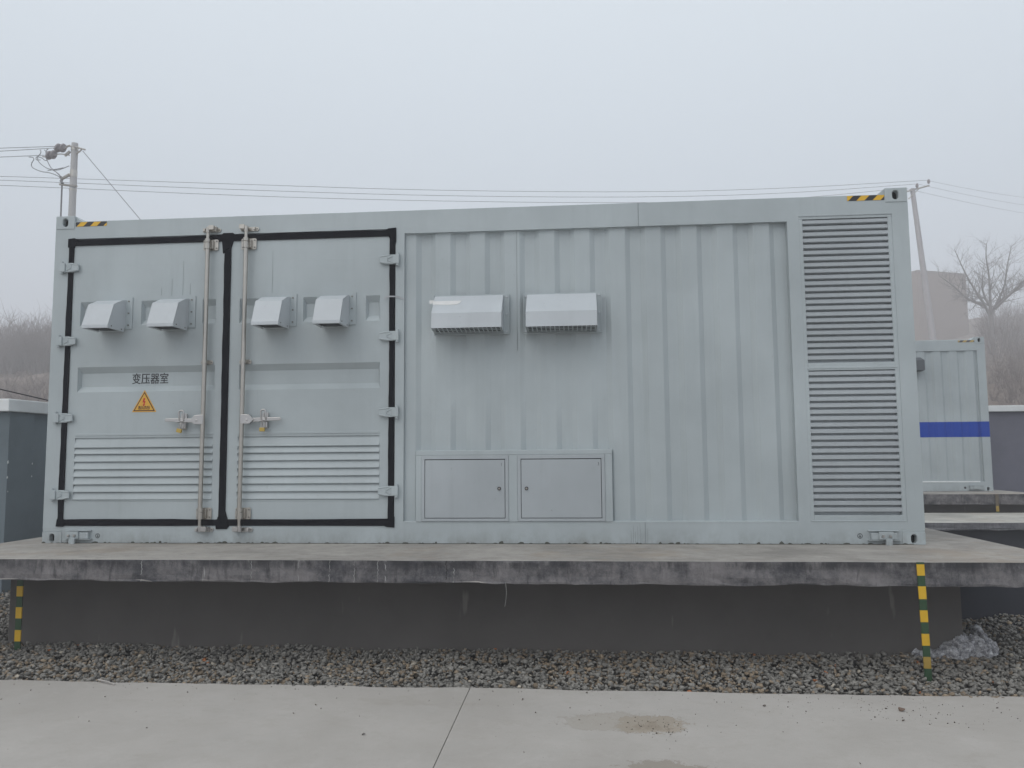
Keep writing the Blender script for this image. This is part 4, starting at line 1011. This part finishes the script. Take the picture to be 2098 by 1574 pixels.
for pts, nm in zip(wires, names):
    b = MB(); b.tube(smooth_path([(-60, 12.5, pts[0][2]+.4)]+pts, 5), .0115, 5)
    tag(b.build('power_line', WIREM, None, origin=pts[3]), nm, 'power line', 'overhead wires')
rw = [((24.30, 39.82, 16.10), (38.4, 55.7, 20.1)), ((23.73, 39.69, 15.86), (38.4, 55.7, 19.5)), ((22.95, 39.56, 15.60), (38.4, 55.8, 18.9))]
for (p, q), nm in zip(rw, ('topmost faint wire leading right from the leaning pole', 'middle faint wire leading right from the leaning pole', 'lowest faint wire leading right from the leaning pole')):
    q2 = Vector(p)+(Vector(q)-Vector(p))*1.8; b = MB(); b.tube(sag(p, q2, .25, 14), .008, 5); tag(b.build('power_line', WIREM, None, origin=p), nm, 'power line', 'overhead wires')
for p, q, nm in (((-14.30, 19.9, 11.73), (-40, 18, 11.60), 'upper front wire running left from the insulators of the near pole'), ((-14.32, 19.9, 11.67), (-40, 19.5, 11.50), 'second wire from the top running left from the near pole'), ((-14.60, 19.9, 11.42), (-40, 18, 11.05), 'third wire from the top running left from the near pole')):
    b = MB(); b.tube(sag(p, q, .12, 10), .0115, 5); tag(b.build('power_line', WIREM, None, origin=p), nm, 'power line', 'overhead wires')
b = MB(); b.tube([(-13.25, 19.9, 11.52), (-4.3, 21.6, .6)], .012, 5); tag(b.build('guy_wire', WIREM, None, origin=(-4.3, 21.6, .6)), 'slanting stay wire running down right from the near pole', 'guy wire')
b = MB(); b.tube(sag((-12, 7.6, 3.22), (-3.0, 8.6, 1.05), .0, 10), .012, 6); tag(b.build('low_cable', DARK, None, origin=(-3, 8.6, 1.05)), 'dark cable crossing the brush just above the left wall cap', 'cable')

# ------------------------------------------------------------------ building in the fog
BL = tag(empty('brick_building', (56.2, 117.5, 12.5)), 'windowless brown building fading into the fog behind the leaning pole', 'building')
BL.rotation_euler = (0, 0, R(22))
b = MB(); b.box(-3.9, 5.2, -4.2, 4.2, -3, 14.3); b.build('wall', BRICKM, BL, bevel=.03)
b = MB(); b.box(-3.95, 5.25, -4.25, 4.25, 14.3, 14.6); b.build('roof', simple('roof_slab', (.22, .18, .16), .9, 0, .1, .5), BL, bevel=.03)

# ------------------------------------------------------------------ bare tree and brush
def grow(b, p, d, ln, r, depth, rnd, upb=.25, seg=4):
    pts = [Vector(p)]; rr = [r]; dv = Vector(d).normalized()
    for i in range(seg):
        dv = (dv+Vector((rnd.gauss(0, .16), rnd.gauss(0, .16), rnd.gauss(0, .12)+upb*.12))).normalized()
        pts.append(pts[-1]+dv*ln/seg); rr.append(r*(1-.62*(i+1)/seg))
    b.tube(pts, rr, 5 if r > .03 else 3, caps=False)
    if depth <= 0: return
    for i in range(rnd.randint(3, 5)):
        k_ = rnd.randint(1, seg); q = pts[k_]; ax = dv.orthogonal().normalized(); ax.rotate(Matrix.Rotation(rnd.uniform(0, 6.28), 3, dv)) if False else None
        side = Vector((rnd.gauss(0, 1), rnd.gauss(0, 1), rnd.gauss(0, .6))); side = (side-dv*side.dot(dv)).normalized()
        nd = (dv*rnd.uniform(.55, 1)+side*rnd.uniform(.5, 1.0)+Vector((0, 0, upb))).normalized()
        grow(b, q, nd, ln*rnd.uniform(.45, .72), rr[k_]*rnd.uniform(.5, .72), depth-1, rnd, upb, seg)
TR = tag(empty('bare_tree', (43.9, 72.5, hz_(43.9, 72.5)-.3)), 'leafless tree with spreading limbs on the foggy slope behind the blue-striped container', 'tree')
tz = 13.2-TR.location.z
rnd = random.Random(12)
b = MB(); b.tube([(0, 0, 0), (0, 0, tz*.6), (.05, 0, tz+.5)], [.34, .26, .21], 10, caps=False); b.build('trunk', BARK, TR, smooth=True)
b = MB(); r2 = random.Random(21)
limbs = [[(0, 0, .3), (-.5, .2, 1.7), (-1.35, .3, 3.4), (-2.2, .2, 5.2), (-2.9, .1, 7.0)], [(.0, 0, .4), (-.05, -.3, 2.2), (-.1, -.4, 4.2), (-.3, -.5, 6.0), (-.25, -.6, 7.3)],
         [(.1, 0, .4), (.75, .3, 1.5), (1.55, .2, 3.2), (1.9, .1, 5.2), (2.35, 0, 7.1)], [(.5, .1, 1.0), (1.5, -.7, 2.2), (2.9, -1.0, 3.6), (4.2, -1.2, 5.2)],
         [(-.4, .2, 1.4), (-1.5, .9, 2.2), (-2.6, 1.2, 3.5), (-3.9, 1.4, 4.7)], [(.8, .3, 1.6), (2.4, 1.3, 2.5), (4.0, 1.8, 3.4), (5.6, 2.2, 4.4)], [(0, .2, 1.5), (.2, 1.5, 3.2), (.7, 2.2, 5.4)]]
for lm in limbs:
    pts = smooth_path([(x, y, z+tz) for x, y, z in lm], 4); n = len(pts); r0 = .15
    rad = [r0*(1-.84*i/(n-1)) for i in range(n)]; b.tube(pts, rad, 6, caps=False)
    for i in range(2, n):
        for _ in range(2 if r2.random() < .8 else 1):
            dv = (pts[i]-pts[i-1]).normalized(); side = Vector((r2.gauss(0, 1), r2.gauss(0, 1), r2.gauss(0, .5))); side = (side-dv*side.dot(dv)).normalized()
            grow(b, pts[i], dv*.6+side*.9+Vector((0, 0, .15)), r2.uniform(1.3, 2.6)*(1.1-.4*i/n), max(.016, rad[i]*.4), 2, r2, .15)
b.build('crown', BARK, TR)
# brush: a thicket nobody could count
def shrub(seed, h, n):
    r = random.Random(seed); b = MB()
    for i in range(n):
        a = r.uniform(0, 6.28); sp = r.uniform(0, .5)*h*.5; p = Vector((math.cos(a)*sp*.6, math.sin(a)*sp*.6, -.1)); d = Vector((math.cos(a)*r.uniform(.05, .5), math.sin(a)*r.uniform(.05, .5), 1)).normalized()
        ln = h*r.uniform(.55, 1.0); pts = [p]; dv = d
        for k_ in range(4): dv = (dv+Vector((r.gauss(0, .12), r.gauss(0, .12), .05))).normalized(); pts.append(pts[-1]+dv*ln/4)
        b.tube(pts, [.035, .028, .02, .013, .006], 3, caps=False)
        for k_ in range(7):
            q = pts[r.randint(1, 4)]; s_ = (dv*.8+Vector((r.gauss(0, .6), r.gauss(0, .6), r.gauss(.1, .3)))).normalized(); l2 = ln*r.uniform(.15, .38)
            m1 = q+s_*l2*.5; e1 = m1+(s_+Vector((r.gauss(0, .3), r.gauss(0, .3), .15))).normalized()*l2*.5
            b.tube([q, m1, e1], [.014, .010, .004], 3, caps=False)
    return np.array([tuple(v) for v in b.v]), np.array(b.f)
SV = [shrub(40+i, 3.2+.25*i, 16) for i in range(8)]
pos = []; r = np.random.default_rng(31)
def place(n, x0, x1, y0, y1, s0, s1):
    for _ in range(n): pos.append((r.uniform(x0, x1), r.uniform(y0, y1), r.uniform(s0, s1)))
def wedge(n, t0, t1, y0, y1, s0, s1):      # between two bearings seen from the yard
    for _ in range(n):
        y = r.uniform(y0**.5, y1**.5)**2; t_ = r.uniform(t0, t1); pos.append((4.2+t_*(y+5.9), y, r.uniform(s0, s1)))
wedge(60, -.85, -.58, 22, 50, .3, .6); wedge(420, -.82, -.60, 58, 125, .7, 1.25); wedge(70, -.85, -.58, 80, 95, 1.1, 1.5)
wedge(150, .50, .66, 26, 62, .15, .4); wedge(260, .50, .74, 62, 135, .5, 1.0)
wedge(330, -1.2, .36, 60, 125, .6, 1.1); wedge(150, .74, 1.1, 60, 125, .5, 1.0)
VV = []; FF = []; off = 0
for i, (x, y, s_) in enumerate(pos):
    V, F = SV[i % 8]; a = r.uniform(0, 6.28); ca, sa = math.cos(a), math.sin(a)
    W_ = V*s_; W_ = np.stack([W_[:, 0]*ca-W_[:, 1]*sa+x, W_[:, 0]*sa+W_[:, 1]*ca+y, W_[:, 2]+hz_(x, y)], 1); VV.append(W_); FF.append(F+off); off += len(V)
V = np.concatenate(VV); F = np.concatenate(FF)
me = bpy.data.meshes.new('brush'); me.vertices.add(len(V)); me.vertices.foreach_set('co', V.ravel().astype(np.float32)); me.loops.add(F.size); me.loops.foreach_set('vertex_index', F.ravel().astype(np.int32))
me.polygons.add(len(F)); me.polygons.foreach_set('loop_start', np.arange(0, F.size, 4, dtype=np.int32)); me.polygons.foreach_set('loop_total', np.full(len(F), 4, dtype=np.int32)); me.update(calc_edges=True)
me.materials.append(TWIG); ob = bpy.data.objects.new('brush', me); COL.objects.link(ob); tag(ob, 'leafless brown brush covering the foggy slopes', 'brush', kind='stuff')

# ------------------------------------------------------------------ haze
hb = MB(); hb.box(-170, 180, -70, 205, -1.85, 36)
m = bpy.data.materials.new('fog'); m.use_nodes = True; nt = m.node_tree; nt.nodes.clear()
o_ = nt.nodes.new('ShaderNodeOutputMaterial'); pv = nt.nodes.new('ShaderNodeVolumePrincipled'); pv.inputs['Density'].default_value = .0060; pv.inputs['Color'].default_value = (.93, .93, .95, 1); pv.inputs['Anisotropy'].default_value = 0
nt.links.new(pv.outputs[0], o_.inputs['Volume'])
hz = hb.build('haze', m); tag(hz, kind='stuff')
